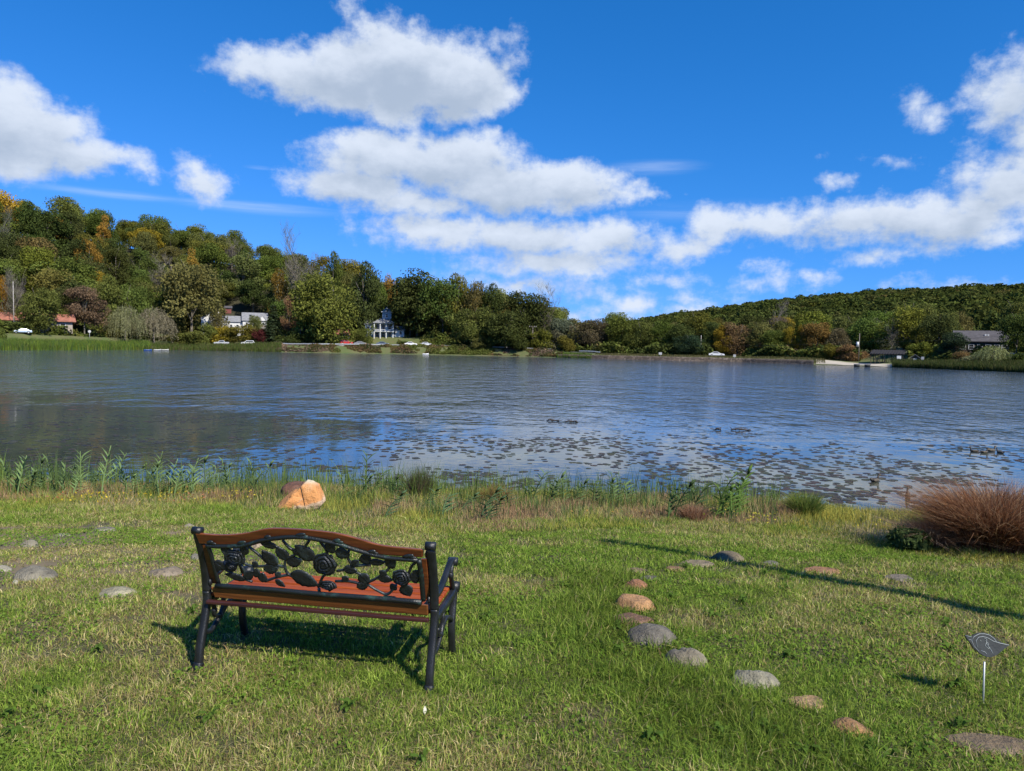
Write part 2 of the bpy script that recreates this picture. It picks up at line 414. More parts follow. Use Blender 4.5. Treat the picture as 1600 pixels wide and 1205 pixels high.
def objcol(name, rough=.9, var=.3, scale=3.0, bmp=.5, bs=20.0):
    m, nt, b = mat(name); k = NT(nt); tc = k.n('ShaderNodeTexCoord').outputs['Object']
    oc = k.n('ShaderNodeObjectInfo').outputs['Color']; f = k.noise(tc, scale, 4)
    c = k.n('ShaderNodeVectorMath', {'operation': 'SCALE'}, i0=oc); k.link(k.mapr(f, .3, .7, 1-var, 1+var), c.inputs['Scale'])
    k.link(c.outputs[0], b.inputs['Base Color']); b.inputs['Roughness'].default_value = rough
    if bmp: bump(k, b, k.noise(tc, bs, 4), bmp, .05)
    return m
BARK = objcol("bark")

def leaf_cards(C, N, size, rg, aspect=1.5, jitter=.9):
    """rhombic leaf clumps at points C facing roughly N"""
    n = len(C); N = N + rg.normal(0, jitter, (n, 3)); N /= np.linalg.norm(N, axis=1)[:, None]+1e-9
    a = rg.normal(0, 1, (n, 3)); U = np.cross(N, a); U /= np.linalg.norm(U, axis=1)[:, None]+1e-9; W_ = np.cross(N, U)
    s = size*(.6+.8*rg.random(n))[:, None]
    V = np.stack([C-U*s*aspect*.5, C-W_*s*.42+N*s*.1, C+U*s*aspect*.5, C+W_*s*.42+N*s*.1], 1).reshape(-1, 3)
    F = np.arange(4*n).reshape(n, 4)
    return V, F
def crown_lobes(kind, rg):
    """unit-height crowns: list of (centre, radii) with z 0..1 and half width about .5"""
    L = []
    if kind == 'round':
        for i in range(32):
            z = .16+.76*rg.random()**.85; w = .43*math.sqrt(max(0.05, 1-((z-.47)/.58)**2)); a = rg.random()*6.283; q = w*math.sqrt(rg.random())
            L.append(((q*math.cos(a), q*math.sin(a), z), (.13+.09*rg.random(),)*2+(.10+.06*rg.random(),)))
    elif kind == 'tall':
        for i in range(26):
            z = .12+.82*rg.random(); w = .40*math.sin(math.pi*min(1, .12+z*.9))**.6; a = rg.random()*6.283; q = w*math.sqrt(rg.random())
            L.append(((q*math.cos(a), q*math.sin(a), z), (.12+.08*rg.random(),)*2+(.08+.05*rg.random(),)))
    elif kind == 'cone':
        for i in range(24):
            z = .12+.83*rg.random(); w = .42*(1.03-z)**.85; a = rg.random()*6.283; q = w*math.sqrt(rg.random())
            L.append(((q*math.cos(a), q*math.sin(a), z), (.09+.06*rg.random(),)*2+(.07,)))
    elif kind == 'spread':
        for i in range(30):
            z = .30+.56*rg.random(); w = .46*math.sqrt(max(.05, 1-((z-.5)/.5)**2)); a = rg.random()*6.283; q = w*math.sqrt(rg.random())
            L.append(((q*math.cos(a), q*math.sin(a), z), (.13+.08*rg.random(),)*2+(.07+.05*rg.random(),)))
    elif kind == 'bush':
        for i in range(16):
            z = .1+.66*rg.random(); w = .42*math.sqrt(max(.05, 1-((z-.25)/.75)**2)); a = rg.random()*6.283; q = w*math.sqrt(rg.random())
            L.append(((q*math.cos(a), q*math.sin(a), z), (.14+.1*rg.random(),)*2+(.12+.08*rg.random(),)))
    return L
def make_crown(kind, seed, n, size, sparse=0.0):
    rg = np.random.default_rng(seed)
    if kind in ('round', 'tall', 'cone', 'spread', 'bush'):
        L = crown_lobes(kind, rg); per = n//len(L); C = []; N = []; T = []
        for c, r in L:
            d = rg.normal(0, 1, (per, 3)); d /= np.linalg.norm(d, axis=1)[:, None]
            q = (.72+.36*rg.random(per))[:, None]
            q[rg.random(per) < .14] *= 1.25
            nz = .8+.5*fbm(d[:, 0]*3+c[0]*9, d[:, 1]*3+d[:, 2]*3, seed)[:, None]
            P = np.array(c)+d*np.array(r)*q*nz
            C.append(P); N.append(d); T.append(np.clip(rg.normal(.5, .17)+rg.normal(0, .17, per), 0, 1))
        C = np.vstack(C); N = np.vstack(N); T = np.concatenate(T)
        keep = rg.random(len(C)) > sparse; C, N, T = C[keep], N[keep], T[keep]
        C[:, 2] = np.clip(C[:, 2], .03, 1.03)
        V, F = leaf_cards(C, N+[0, 0, .35], size, rg)
        return V, F, np.repeat(T, 4)
    if kind == 'spruce':
        C = []; N = []; T = []
        tiers = 15
        for i in range(tiers):
            z = .08+.9*i/tiers; w = .42*(1-z)**.9+.02
            nb = max(5, int(15*(1-z)))
            for b_ in range(nb):
                a = 6.283*b_/nb+rg.random()*.6; ln = w*(.75+.4*rg.random()); m_ = max(8, int(n/tiers/nb))
                t = rg.random(m_)**.7; sp = (1-t*.6)*.06
                x = t*ln; side = rg.normal(0, 1, m_)*sp
                C.append(np.stack([x*math.cos(a)-side*math.sin(a), x*math.sin(a)+side*math.cos(a), z-t*ln*.32+rg.normal(0, .007, m_)-abs(side)*.2], -1))
                N.append(np.tile([math.cos(a)*.2, math.sin(a)*.2, 1.], (m_, 1))); T.append(np.clip(rg.normal(.5, .15)+rg.normal(0, .12, m_), 0, 1))
        V, F = leaf_cards(np.vstack(C), np.vstack(N), size, rg, 2.2, .35)
        return V, F, np.repeat(np.concatenate(T), 4)
    if kind == 'willow':
        C = []; N = []; T = []
        for i in range(n//26):
            a = rg.random()*6.283; q = .47*math.sqrt(rg.random()); zt = .95-.9*q*q*2.2+rg.normal(0, .04); zt = max(.35, zt)
            ln = zt*(.35+.6*rg.random()); m_ = 26; t = np.linspace(0, 1, m_)
            x0, y0 = q*math.cos(a), q*math.sin(a); o_ = .06*t*(1+rg.random())
            C.append(np.stack([x0+o_*math.cos(a)+rg.normal(0, .008, m_), y0+o_*math.sin(a)+rg.normal(0, .008, m_), zt-t*ln+.03*np.sin(t*3)], -1))
            N.append(np.tile([math.cos(a), math.sin(a), .3], (m_, 1))); T.append(np.full(m_, np.clip(rg.normal(.5, .2), 0, 1)))
        C = np.vstack(C); N = np.vstack(N); V, F = leaf_cards(C, N, size, rg, 1.3, .6)
        V[:, 2] = np.maximum(V[:, 2], .01)
        return V, F, np.repeat(np.concatenate(T), 4)
def limbs(kind, seed, top=.8, twigs=False):
    rg = random.Random(seed); b = MB()
    def grow(p, d, ln, r, dep):
        pts = [Vector(p)]; dd = Vector(d).normalized(); n_ = 4; rr = [r]
        for i in range(n_):
            dd = (dd+Vector((rg.gauss(0, .12), rg.gauss(0, .12), rg.gauss(.02, .08)))).normalized()
            pts.append(pts[-1]+dd*ln/n_); rr.append(r*(1-.6*(i+1)/n_))
        b.tube(pts, rr, 5 if dep else 7, cap=(dep == 0))
        if dep < (4 if twigs else 1):
            for i in range(5 if twigs else 3):
                q = rg.choice(pts[1:]); a = rg.random()*6.283
                nd = (dd*.6+Vector((math.cos(a), math.sin(a), .25+.3*rg.random()))*(.75 if twigs else .8))
                grow(q, nd, ln*(.48+.22*rg.random()), r*.5, dep+1)
    if kind in ('spruce', 'cone'):
        b.tube([(0, 0, -.03), (0, 0, .5), (0, 0, .95)], [.016, .01, .003], 7)
    else:
        b.tube([(0, 0, -.03), (.006, .003, .03), (.004, .0, .3)], [.03, .022, .017], 8)
        grow((.004, 0, .29), (0, 0, 1), top-.3, .016, 0)
        for i in range(5 if twigs else 4):
            a = i*1.4+rg.random(); grow((.004, 0, .26+.05*i), (math.cos(a)*.8, math.sin(a)*.8, 1), .36, .010, 1 if not twigs else 1)
    return b.mesh("trunk")
VAR = {}
def variants(kind, k, n, size, **kw):
    L = []
    for i in range(k):
        V, F, T = make_crown(kind, hash(kind) % 1 + 31*i+len(kind)*7, n, size, **kw)
        me = np_mesh("crown", V, [F], {'tint': ('FLOAT', T)}); me.materials.append(LEAF)
        tr = limbs(kind, i+5); tr.materials.append(BARK)
        L.append((me, tr, (V, T)))
    return L
VAR['round'] = variants('round', 5, 9500, .027); VAR['tall'] = variants('tall', 4, 8500, .024)
VAR['cone'] = variants('cone', 2, 4200, .030); VAR['spread'] = variants('spread', 3, 9500, .027)
VAR['bush'] = variants('bush', 4, 5500, .038); VAR['spruce'] = variants('spruce', 2, 7000, .026)
VAR['willow'] = variants('willow', 2, 9000, .020)
VAR['thin'] = variants('tall', 3, 2200, .022, sparse=.25)
bare = limbs('bare', 77, .9, True); bare.materials.append(BARK)
bare2 = limbs('bare', 78, .9, True); bare2.materials.append(BARK)
for i_, (c_, t_, d_) in enumerate(VAR['thin']): VAR['thin'][i_] = (c_, bare if i_ % 2 else bare2, d_)

CO = {'dark': (.062, .078, .022), 'green': (.092, .115, .026), 'bright': (.104, .128, .026), 'olive': (.125, .135, .036), 'brown': (.130, .122, .040),
      'yellow': (.24, .17, .022), 'orange': (.24, .150, .030), 'rust': (.16, .105, .038), 'maroon': (.125, .100, .055), 'grey': (.10, .098, .065),
      'willow': (.21, .22, .11), 'spruce': (.050, .070, .036), 'yolive': (.130, .125, .024), 'darkred': (.085, .025, .022), 'bluegr': (.040, .062, .034), 'tan': (.19, .125, .06)}
CO = {k_: tuple(v*1.13 for v in c_) for k_, c_ in CO.items()}
NAMES = {'round': 'broadleaf_tree', 'tall': 'broadleaf_tree', 'cone': 'conical_tree', 'spread': 'broadleaf_tree', 'bush': 'shrub', 'spruce': 'spruce_tree', 'willow': 'willow_tree', 'thin': 'bare_tree', 'bare': 'bare_tree'}
CATS = {'bush': 'shrub'}
def tree_obj(kind, x, y, z, h, w, colr, rz, vi=None, sink=.0):
    t = empty(NAMES[kind], (x, y, z-sink), rz)
    vs = VAR['thin' if kind == 'bare' else kind]; me, tr, _ = vs[(random.randrange(len(vs)) if vi is None else vi) % len(vs)]
    if kind == 'bare':
        o = bpy.data.objects.new("branches", tr); link(o, t); o.scale = (w*1.0, w*1.0, h); o.color = colr+(1,)
        return t
    c = bpy.data.objects.new("foliage" if kind == 'bush' else "crown", me); link(c, t); c.scale = (w, w, h); c.color = colr+(1,)
    k = bpy.data.objects.new("stem" if kind == 'bush' else "trunk", tr); link(k, t); k.scale = (w*.9, w*.9, h); k.color = (.16, .14, .11, 1)
    if kind == 'bush': k.scale = (w*.5, w*.5, h*.6)
    return t
def jc(name, a=.16):
    c = CO[name]; f = random.gauss(1, a*.6); return tuple(max(.005, v*f*random.gauss(1, a*.35)) for v in c)

# hand placed trees of the far shore: px, top py, s behind the shoreline, width px, kind, colour, label
HT = [
 (62,452,17,66,'round','olive','olive green tree with a reddish lower fringe in front of the red roofed building'),
 (132,447,17,58,'spread','maroon','brownish maroon tree with a pale bare trunk right of the red roofed building'),
 (88,463,24,40,'tall','green','mid green tree between the olive tree and the maroon tree on the left shore'),
 (-2,508,9,24,'bush','green','green shrub at the edge of the picture in front of the red roof'),
 (24,427,30,46,'thin','grey','thin grey tree behind the tall pole at the red roofed building'),
 (100,402,62,96,'round','bright','large bright green round tree on the slope above the olive and maroon trees'),
 (60,390,70,60,'round','yolive','yellowish tree on the slope left of the bright green round tree'),
 (137,376,80,46,'tall','orange','orange gold tree high on the left slope'),
 (157,424,56,26,'tall','yellow','narrow yellow tree on the left slope below the orange gold tree'),
 (4,434,40,22,'tall','yellow','bright yellow tree at the left edge above the red roof'),
 (8,350,95,44,'bare','grey','large leafless grey tree standing out on the left hillside'),
 (207,445,26,62,'round','green','green round tree rising behind the two willows'),
 (196,476,11,60,'willow','willow','left one of the two drooping grey green willows on the shore'),
 (240,480,11,66,'willow','willow','right one of the two drooping grey green willows, above the blue boat'),
 (178,486,20,34,'bush','yolive','yellow green shrub behind the left willow'),
 (300,418,23,98,'round','brown','very large brownish green tree left of the white gabled house'),
 (272,440,34,60,'tall','olive','olive tree behind the very large brownish green tree'),
 (303,388,75,38,'cone','orange','pointed orange tree on the slope above the brownish green tree'),
 (322,500,12,34,'bush','olive','low olive shrub at the foot of the brownish green tree'),
 (292,514,8,50,'bush','green','low green shrub right of the willows at the water'),
 (398,494,19,20,'round','olive','small olive tree in front of the white gabled house'),
 (340,484,20,30,'tall','brown','thin brownish tree before the left gable of the white house'),
 (352,508,17,40,'bush','yellow','yellow shrub in front of the white gabled house'),
 (378,504,18,46,'bush','yolive','yellow green shrub behind the white car'),
 (407,512,18,28,'bush','darkred','dark red shrub between the yellow shrub and the blue green spruce'),
 (427,474,18,50,'spruce','spruce','blue green spruce right of the white gabled house'),
 (434,424,48,34,'tall','orange','orange tree behind the blue green spruce'),
 (452,462,30,30,'tall','tan','small orange brown tree right of the spruce'),
 (462,402,46,64,'thin','grey','half bare grey tree with pale branches behind the bright green tree'),
 (506,432,21,92,'round','bright','broad bright green tree at the middle of the shore road'),
 (480,500,19,40,'bush','dark','dark shrub in front of the old dark barn'),
 (452,515,15,36,'bush','dark','dark low shrub right of the spruce'),
 (568,412,33,60,'tall','dark','tall dark tree just left of the house with the tower'),
 (545,428,46,44,'tall','olive','olive brown tree behind the tall dark tree'),
 (520,396,60,34,'tall','green','small topped green tree standing above the bright green tree'),
 (606,428,46,32,'tall','orange','golden tree behind the utility pole by the tower house'),
 (590,448,40,34,'round','green','green tree just behind the tower house'),
 (568,506,18,22,'bush','bright','small bright green shrub left of the tower house steps'),
 (652,428,34,86,'round','dark','broad dark tree right of the tower house'),
 (692,440,30,70,'round','green','broad green tree right of the broad dark tree'),
 (712,430,30,50,'tall','yolive','tree with yellow green top right of the broad dark trees'),
 (742,444,26,44,'tall','brown','reddish brown tinged tree on the mid shore'),
 (768,446,30,42,'tall','dark','dark tall tree behind the shore trees'),
 (737,482,10,64,'round','green','lower green tree near the water with a leaning trunk'),
 (818,459,20,70,'round','dark','round dark tree at the end of the left hill'),
 (790,488,7,60,'round','dark','dark tree overhanging the water on the rocky bank'),
 (752,524,5,26,'bush','olive','small shrub on the rocky bank left of the overhanging tree'),
 (812,520,5,34,'bush','dark','dark shrub on the rocky bank right of the overhanging tree'),
 (852,472,24,46,'thin','grey','thin grey tree with bare twigs at the end of the left hill'),
 (848,510,12,34,'bush','yolive','yellowish shrub by the end of the guardrail'),
 (868,512,16,40,'bush','grey','greyish bush between the hill and the pinkish brown tree'),
 (878,500,24,40,'round','grey','greyish tree between the hill and the pinkish brown tree'),
 (898,500,26,34,'tall','brown','brown tree left of the pinkish brown tree'),
 (922,500,24,52,'round','maroon','pinkish brown rounded tree behind the dam'),
 (888,522,9,30,'bush','yolive','yellow green bush low at the start of the dam'),
 (968,498,26,50,'round','green','dark green tree right of the pinkish brown tree'),
 (1000,504,24,46,'round','olive','olive tree second right of the pinkish brown tree'),
 (1034,501,26,48,'tall','green','tall green tree behind the white sign on the dam'),
 (1062,508,22,40,'round','dark','dark tree left of the high olive tree'),
 (1086,488,30,54,'round','yolive','high olive yellow tree rising above the row behind the dam'),
 (1076,524,17,42,'round','bluegr','low blue green tree in front of the high olive tree'),
 (1112,506,26,34,'round','dark','dark green tree between the high olive and yellow trees'),
 (1130,510,22,34,'tall','yellow','yellow tinged tree behind the white car on the dam'),
 (1152,506,24,48,'round','tan','orange brown round tree right of the white car'),
 (1186,504,26,44,'round','brown','brown olive tree right of the orange brown round tree'),
 (1208,518,22,40,'round','green','green tree between the brown olive and yellow trees'),
 (1232,510,24,26,'tall','yellow','small yellow topped tree left of the bright yellow tree'),
 (1250,507,22,20,'tall','yellow','slim bright yellow tree behind the dam'),
 (1276,507,24,44,'round','rust','orange brown tree right of the slim yellow tree'),
 (1308,514,24,34,'round','maroon','reddish tree left of the beach utility pole'),
 (1296,534,15,34,'bush','yolive','yellowish bush at the left end of the beach'),
 (1330,536,17,44,'bush','tan','tan bush behind the beach utility pole'),
 (1360,498,34,66,'round','green','broad green tree above the beach pavilion'),
 (1392,512,30,44,'thin','grey','grey half bare tree above the beach pavilion'),
 (1428,508,30,46,'tall','yolive','yellow green tree right of the pavilion'),
 (1440,532,24,40,'bush','yolive','yellow green bush behind the small gabled shed'),
 (1466,492,34,56,'round','dark','dark tree left of the large grey roofed house'),
 (1492,522,18,44,'round','bluegr','blue green small tree in front of the grey roofed house'),
 (1500,548,12,30,'bush','tan','tan bush in front of the grey roofed house'),
 (1552,540,9,62,'willow','willow','grey green drooping shrub willow at the right shore'),
 (1516,554,7,46,'bush','willow','pale grey green bush left of the shrub willow'),
 (1588,494,24,56,'round','dark','dark tree right of the grey roofed house'),
 (1592,548,8,40,'bush','dark','dark bush at the right edge by the water'),
 (1640,500,20,70,'round','green','green tree beyond the right edge of the shore'),
 (-45,440,22,80,'round','green','green tree beyond the left edge of the shore'),
]
HBUILD = []   # (px0, px1, s) sight lines kept clear in front of buildings
def visible_tree(px, topy, s, wpx, kind, colr, label=None, group=None, hmin=2.0, vi=None):
    x, y, z, r = far_pt(px, s); dep = y
    h = z_at(px, topy, r)-z; h = max(hmin, h)*1.02
    w = wpx/FPX*dep*math.cos(math.atan2(x, y))*1.12
    t = tree_obj(kind, x, y, z, h, w, jc(colr), random.random()*6.28, vi)
    t['label'] = label or colr; t['category'] = 'shrub' if kind == 'bush' else 'tree'; 
    if group: t['group'] = group
    return t
for a in HT: visible_tree(*a[:6], label=a[6])

# woods on the left hill and behind the dam: every tree its own object
used = [azi(a[0]) for a in HT]
count = {}
CW = {'dark': 'dark green', 'green': 'mid green', 'olive': 'olive green', 'brown': 'brownish green', 'yolive': 'yellow green', 'orange': 'orange', 'rust': 'rusty orange', 'bright': 'bright green', 'grey': 'greyish, half bare', 'maroon': 'maroon brown', 'yellow': 'golden yellow', 'tan': 'orange brown', 'bluegr': 'blue green'}
def where(px):
    for lim, w in ((60, 'above the red roofed building'), (130, 'above the olive and maroon shore trees'), (200, 'uphill of the left willow'), (270, 'uphill of the right willow'),
                   (330, 'uphill of the very large brownish tree'), (400, 'uphill of the white gabled house'), (450, 'uphill of the blue green spruce'), (530, 'uphill of the broad bright green tree'),
                   (600, 'behind the house with the tower'), (680, 'behind the broad dark tree'), (760, 'behind the yellow topped shore trees'), (850, 'at the low end of the left hill'),
                   (960, 'behind the pinkish brown tree'), (1060, 'behind the left part of the dam'), (1180, 'behind the white car on the dam'), (1290, 'behind the slim yellow tree'),
                   (1380, 'behind the beach utility pole'), (1470, 'behind the beach pavilion'), (9999, 'behind the large grey roofed house')):
        if px < lim: return w
def px_of(x, y):
    v = Vector((x, y, 0)).normalized(); d = Vector((x, y, -Fv.z*0)); q = Vector((x, y, 0)); return 800+FPX*(q.dot(Rv)/q.dot(Fv))
made = []
def wood(x, y, pal, hm, hs_, wm, clear=0):
    px = px_of(x, y); t = math.atan2(x, y); s = math.hypot(x, y)-float(rfar(t))
    kind = random.choices(['round', 'tall', 'spread', 'thin', 'cone'], [6, 4, 2.4, .45, .3])[0]
    c = random.choices([p[0] for p in pal], [p[1] for p in pal])[0]
    if kind == 'thin': c = 'grey'
    h = random.gauss(hm, hs_); w = h*random.uniform(.72, 1.05)*wm
    if kind == 'cone': w *= .6
    tr = tree_obj(kind, x, y, tz(x, y), h, w, jc(c, .2), random.random()*6.28)
    row = 'low' if s < 60 else 'midway up' if s < 100 else 'near the crest'
    if px > 930: row = 'in the first rows' if s < 55 else 'in the back rows'
    lab = '%s %s tree standing %s %s' % (CW[c], {'round': 'round', 'tall': 'tall', 'spread': 'spreading', 'thin': 'thin', 'cone': 'pointed'}[kind], row, where(px))
    tr['label'] = lab.replace('greyish, half bare thin', 'thin greyish half bare'); tr['category'] = 'tree'; tr['group'] = 'trees of the hillside woods'
    made.append(tr)
palL = [('dark', 5), ('green', 6), ('olive', 3), ('brown', 1.2), ('yolive', 1.0), ('orange', .35), ('rust', .25), ('yellow', .25), ('bright', .7)]
palR = [('olive', 4), ('green', 4), ('brown', 2.4), ('yolive', 2), ('dark', 2), ('tan', .9), ('maroon', .5), ('yellow', .7)]
ga = azi(-70); s_ = 36
while s_ < 162:
    t = ga
    while t < azi(862):
        r = float(rfar(t)); ridge = np.interp(t, kt, ks)
        if s_ < ridge+8:
            tt = t+random.uniform(-.35, .35)*12/(r+s_); ss = s_+random.uniform(-4, 4); rr_ = float(rfar(tt))+ss
            px = px_of(rr_*math.sin(tt), rr_*math.cos(tt))
            blocked = (318 < px < 432 and ss < 60) or (565 < px < 622 and ss < 50) or (-20 < px < 60 and ss < 46)
            if not blocked: wood(rr_*math.sin(tt), rr_*math.cos(tt), palL, 15.5 if px < 550 else 14, 1.8, 1.0)
        t += 12.6/(r+s_)
    s_ += 11.5
for s_, st, hm in ((38, 11, 11), (52, 12, 12), (70, 13, 12)):
    t = azi(862)
    while t < azi(1660):
        r = float(rfar(t)); tt = t+random.uniform(-.3, .3)*10/r; rr_ = float(rfar(tt))+s_+random.uniform(-4, 4)
        px = px_of(rr_*math.sin(tt), rr_*math.cos(tt))
        if not (1480 < px < 1580 and s_ < 56): wood(rr_*math.sin(tt), rr_*math.cos(tt), palR, hm, 1.5, .95)
        t += st/(r+s_)
if len(made) > 230: print('many trees', len(made))
print('WOOD', len(made))

# the far wooded hill behind the dam reads as one mass
def far_wood():
    rg = np.random.default_rng(3); Vs = []; Hs = []; Ts = []; n = 0
    src = [make_crown('round', 900+i, 400, .115) for i in range(5)]
    t0, t1 = azi(880), azi(1720); N_ = 2700
    tt = t0+(t1-t0)*rg.random(N_); ks_ = np.interp(tt, kt, ks); s = 85+(ks_+30-85)*np.sqrt(rg.random(N_)); r = rfar(tt)+s
    ok = s > 84; tt, r = tt[ok], r[ok]; x, y = r*np.sin(tt), r*np.cos(tt); z = terrain(x, y)
    pal = .76*np.array([CO['dark'], CO['green'], CO['olive'], CO['dark'], CO['brown'], CO['green'], CO['yolive'], CO['rust']]); pr = np.array([4, 5, 4, 4, 2.0, 4, .8, .25])
    ci = rg.choice(len(pal), len(x), p=pr/pr.sum())
    for i in range(len(x)):
        V, F, T = src[rg.integers(5)]; h = rg.normal(10.5, 1.2); w = h*rg.uniform(.85, 1.2); a = rg.random()*6.283
        ca, sa = math.cos(a), math.sin(a)
        q = np.stack([(V[:, 0]*ca-V[:, 1]*sa)*w+x[i], (V[:, 0]*sa+V[:, 1]*ca)*w+y[i], V[:, 2]*h+z[i]-1.2], -1)
        Vs.append(q); Ts.append(T); c = (pal[ci[i]]*.65+pal[1]*.35)*rg.normal(1, .10)
        Hs.append(np.tile(np.append(np.clip(c, .004, 1), 1), (len(V), 1)))
    V = np.vstack(Vs); F = np.arange(len(V)).reshape(-1, 4)
    return np_mesh("far_wood", V, [F], {'tint': ('FLOAT', np.concatenate(Ts)), 'hue': ('FLOAT_COLOR', np.vstack(Hs))})
o = obj("far_wood", far_wood(), LEAFA); tag(o, 'dense far wood covering the low hill behind the dam and beach', 'woods', kind='stuff')

# ------------------------------------------------------------------ far shore: road, dam, buildings, cars
M_ = {}
M_['white'] = simple("white_paint", (.60, .60, .585), .6, var=.08, scale=2)
M_['greyroof'] = simple("grey_shingles", (.20, .205, .22), .9, var=.2, scale=1.5)
M_['darkroof'] = simple("dark_shingles", (.075, .07, .075), .9, var=.2, scale=1.5)
M_['redroof'] = simple("red_tiles", (.30, .12, .08), .85, var=.25, scale=1.2)
M_['sign'] = simple('sign_white', (.45, .45, .44), .7, var=.05)
M_['blue'] = simple("blue_grey_siding", (.27, .36, .43), .7, var=.1, scale=3)
M_['brown'] = simple("brown_boards", (.075, .055, .04), .8, var=.25, scale=3)
M_['glass'] = simple("window_glass", (.02, .025, .03), .12, var=.1)
M_['asphalt'] = simple("asphalt", (.06, .06, .062), .9, var=.15, scale=.8)
M_['sand'] = simple("beach_sand", (.42, .37, .29), .95, var=.12, scale=.5)
M_['rubber'] = simple("tyre_rubber", (.02, .02, .02), .8)
M_['steel'] = simple("galvanised_steel", (.52, .54, .55), .5, .3, var=.15, scale=4)
M_['pole'] = simple("weathered_pole", (.21, .18, .15), .85, var=.25, scale=3)
M_['concrete'] = simple("concrete", (.36, .34, .31), .9, var=.2, scale=2)
M_['redwall'] = simple("red_siding", (.17, .05, .04), .75, var=.2, scale=3)
def stonewall_mat():
    m, nt, b = mat("dam_stones"); k = NT(nt); pos = k.n('ShaderNodeNewGeometry').outputs['Position']
    v = k.n('ShaderNodeTexVoronoi', None, Vector=pos, Scale=1.6)
    c = k.ramp(v.outputs['Color'], [(0, (.05, .038, .03)), (.5, (.12, .09, .065)), (1, (.19, .15, .12))])
    e = k.n('ShaderNodeTexVoronoi', {'feature': 'DISTANCE_TO_EDGE'}, Vector=pos, Scale=1.6).outputs['Distance']
    k.link(k.mix(k.mapr(e, 0, .08), (.03, .025, .02), c), b.inputs['Base Color']); b.inputs['Roughness'].default_value = .9
    bump(k, b, k.mapr(e, 0, .12), .6, .1); return m
M_['stones'] = stonewall_mat()

def ribbon(name, p0, p1, s0, s1, dz, m, n=120, kind='structure'):
    """sheet lying on the ground between two distances behind the shoreline"""
    V = []; F = []
    ns = 5
    for i in range(n+1):
        t = azi(p0+(p1-p0)*i/n)
        for j in range(ns):
            r = float(rfar(t))+s0+(s1-s0)*j/(ns-1); V.append((r*math.sin(t), r*math.cos(t)))
    z = terrain(np.array([v[0] for v in V]), np.array([v[1] for v in V]))+dz
    V = [(v[0], v[1], z[i]) for i, v in enumerate(V)]
    F = [(i*ns+j, (i+1)*ns+j, (i+1)*ns+j+1, i*ns+j+1) for i in range(n) for j in range(ns-1)]
    o = obj(name, np_mesh(name, V, [F], smooth=True), m); tag(o, kind=kind); return o
ribbon("road", 322, 1278, 9.5, 14.5, .05, M_['asphalt'], 220)
ribbon("sand_beach", 1276, 1402, .3, 9, .06, M_['sand'], 60)

def house_frame(px, s):
    x, y, z, r = far_pt(px, s); th = math.atan2(x, y)
    return x, y, z, -th, r*math.cos(th)**2/FPX, r*math.cos(th)/FPX, r
def gable(b, cx, w, y0, y1, z0, h, axis='x', over=.4, th=.18):
    """gabled roof slabs; ridge along axis"""
    yc = (y0+y1)/2
    if axis == 'x':
        d = (y1-y0)/2+over
        for sg in (-1, 1):
            b.prism([(yc+sg*d, z0-.12), (yc, z0+h), (yc, z0+h+th), (yc+sg*d, z0-.12+th)][::sg], 'x', cx-w/2-over, cx+w/2+over)
    else:
        d = w/2+over
        for sg in (-1, 1):
            b.prism([(cx+sg*d, z0-.12), (cx, z0+h), (cx, z0+h+th), (cx+sg*d, z0-.12+th)][::-sg], 'y', y0-over, y1+over)
def gable_walls(b, cx, w, y0, y1, z0, z1, h, axis='x'):
    if axis == 'x': b.prism([(y0, z0), (y1, z0), (y1, z1), ((y0+y1)/2, z1+h-.1), (y0, z1)], 'x', cx-w/2, cx+w/2)
    else: b.prism([(cx-w/2, z0), (cx+w/2, z0), (cx+w/2, z1), (cx, z1+h-.1), (cx-w/2, z1)], 'y', y0, y1)
def window(par, x, z, w, h, y, frame=M_['white']):
    b = MB()
    b.box((x, y-.04, z+h/2+.05), (w+.24, .1, .1)); b.box((x, y-.04, z-h/2-.05), (w+.24, .1, .1))
    b.box((x-w/2-.06, y-.04, z), (.12, .1, h)); b.box((x+w/2+.06, y-.04, z), (.12, .1, h)); b.box((x, y-.03, z), (w, .05, .06))
    f = b.build('window', frame, par); g_ = MB(); g_.box((x, y-.008, z), (w, .02, h)); g_.build('pane', M_['glass'], f)
def col_box(par, name, m, c, d): b = MB(); b.box(c, d); return b.build(name, m, par)

# red roofed long building on the left
x, y, z, rz, ux, uz, r = house_frame(8, 34); t = empty('red_roofed_house', (x, y, z), rz)
tag(t, 'long low building with a red tiled roof at the left end of the shore', 'house')
b = MB(); gable_walls(b, 0, 34, -4.5, 4.5, -1, 2.6, 2.2); b.build('wall', simple("tan_wall", (.34, .29, .24), .85), t)
b = MB(); gable(b, 0, 34, -4.5, 4.5, 2.6, 2.2, over=.9); b.build('roof', M_['redroof'], t)
col_box(t, 'garage_door', M_['white'], (1.5, -4.54, 1.1), (5.2, .08, 2.2))
for xx in (-14, -10.5, -7, 7.5, 11, 14.5): window(t, xx, 1.4, 1.3, 1.1, -4.5)
b = MB(); b.box((-6, 1.2, 4.6), (1.0, 1.0, 2.2)); b.build('chimney', M_['white'], t)

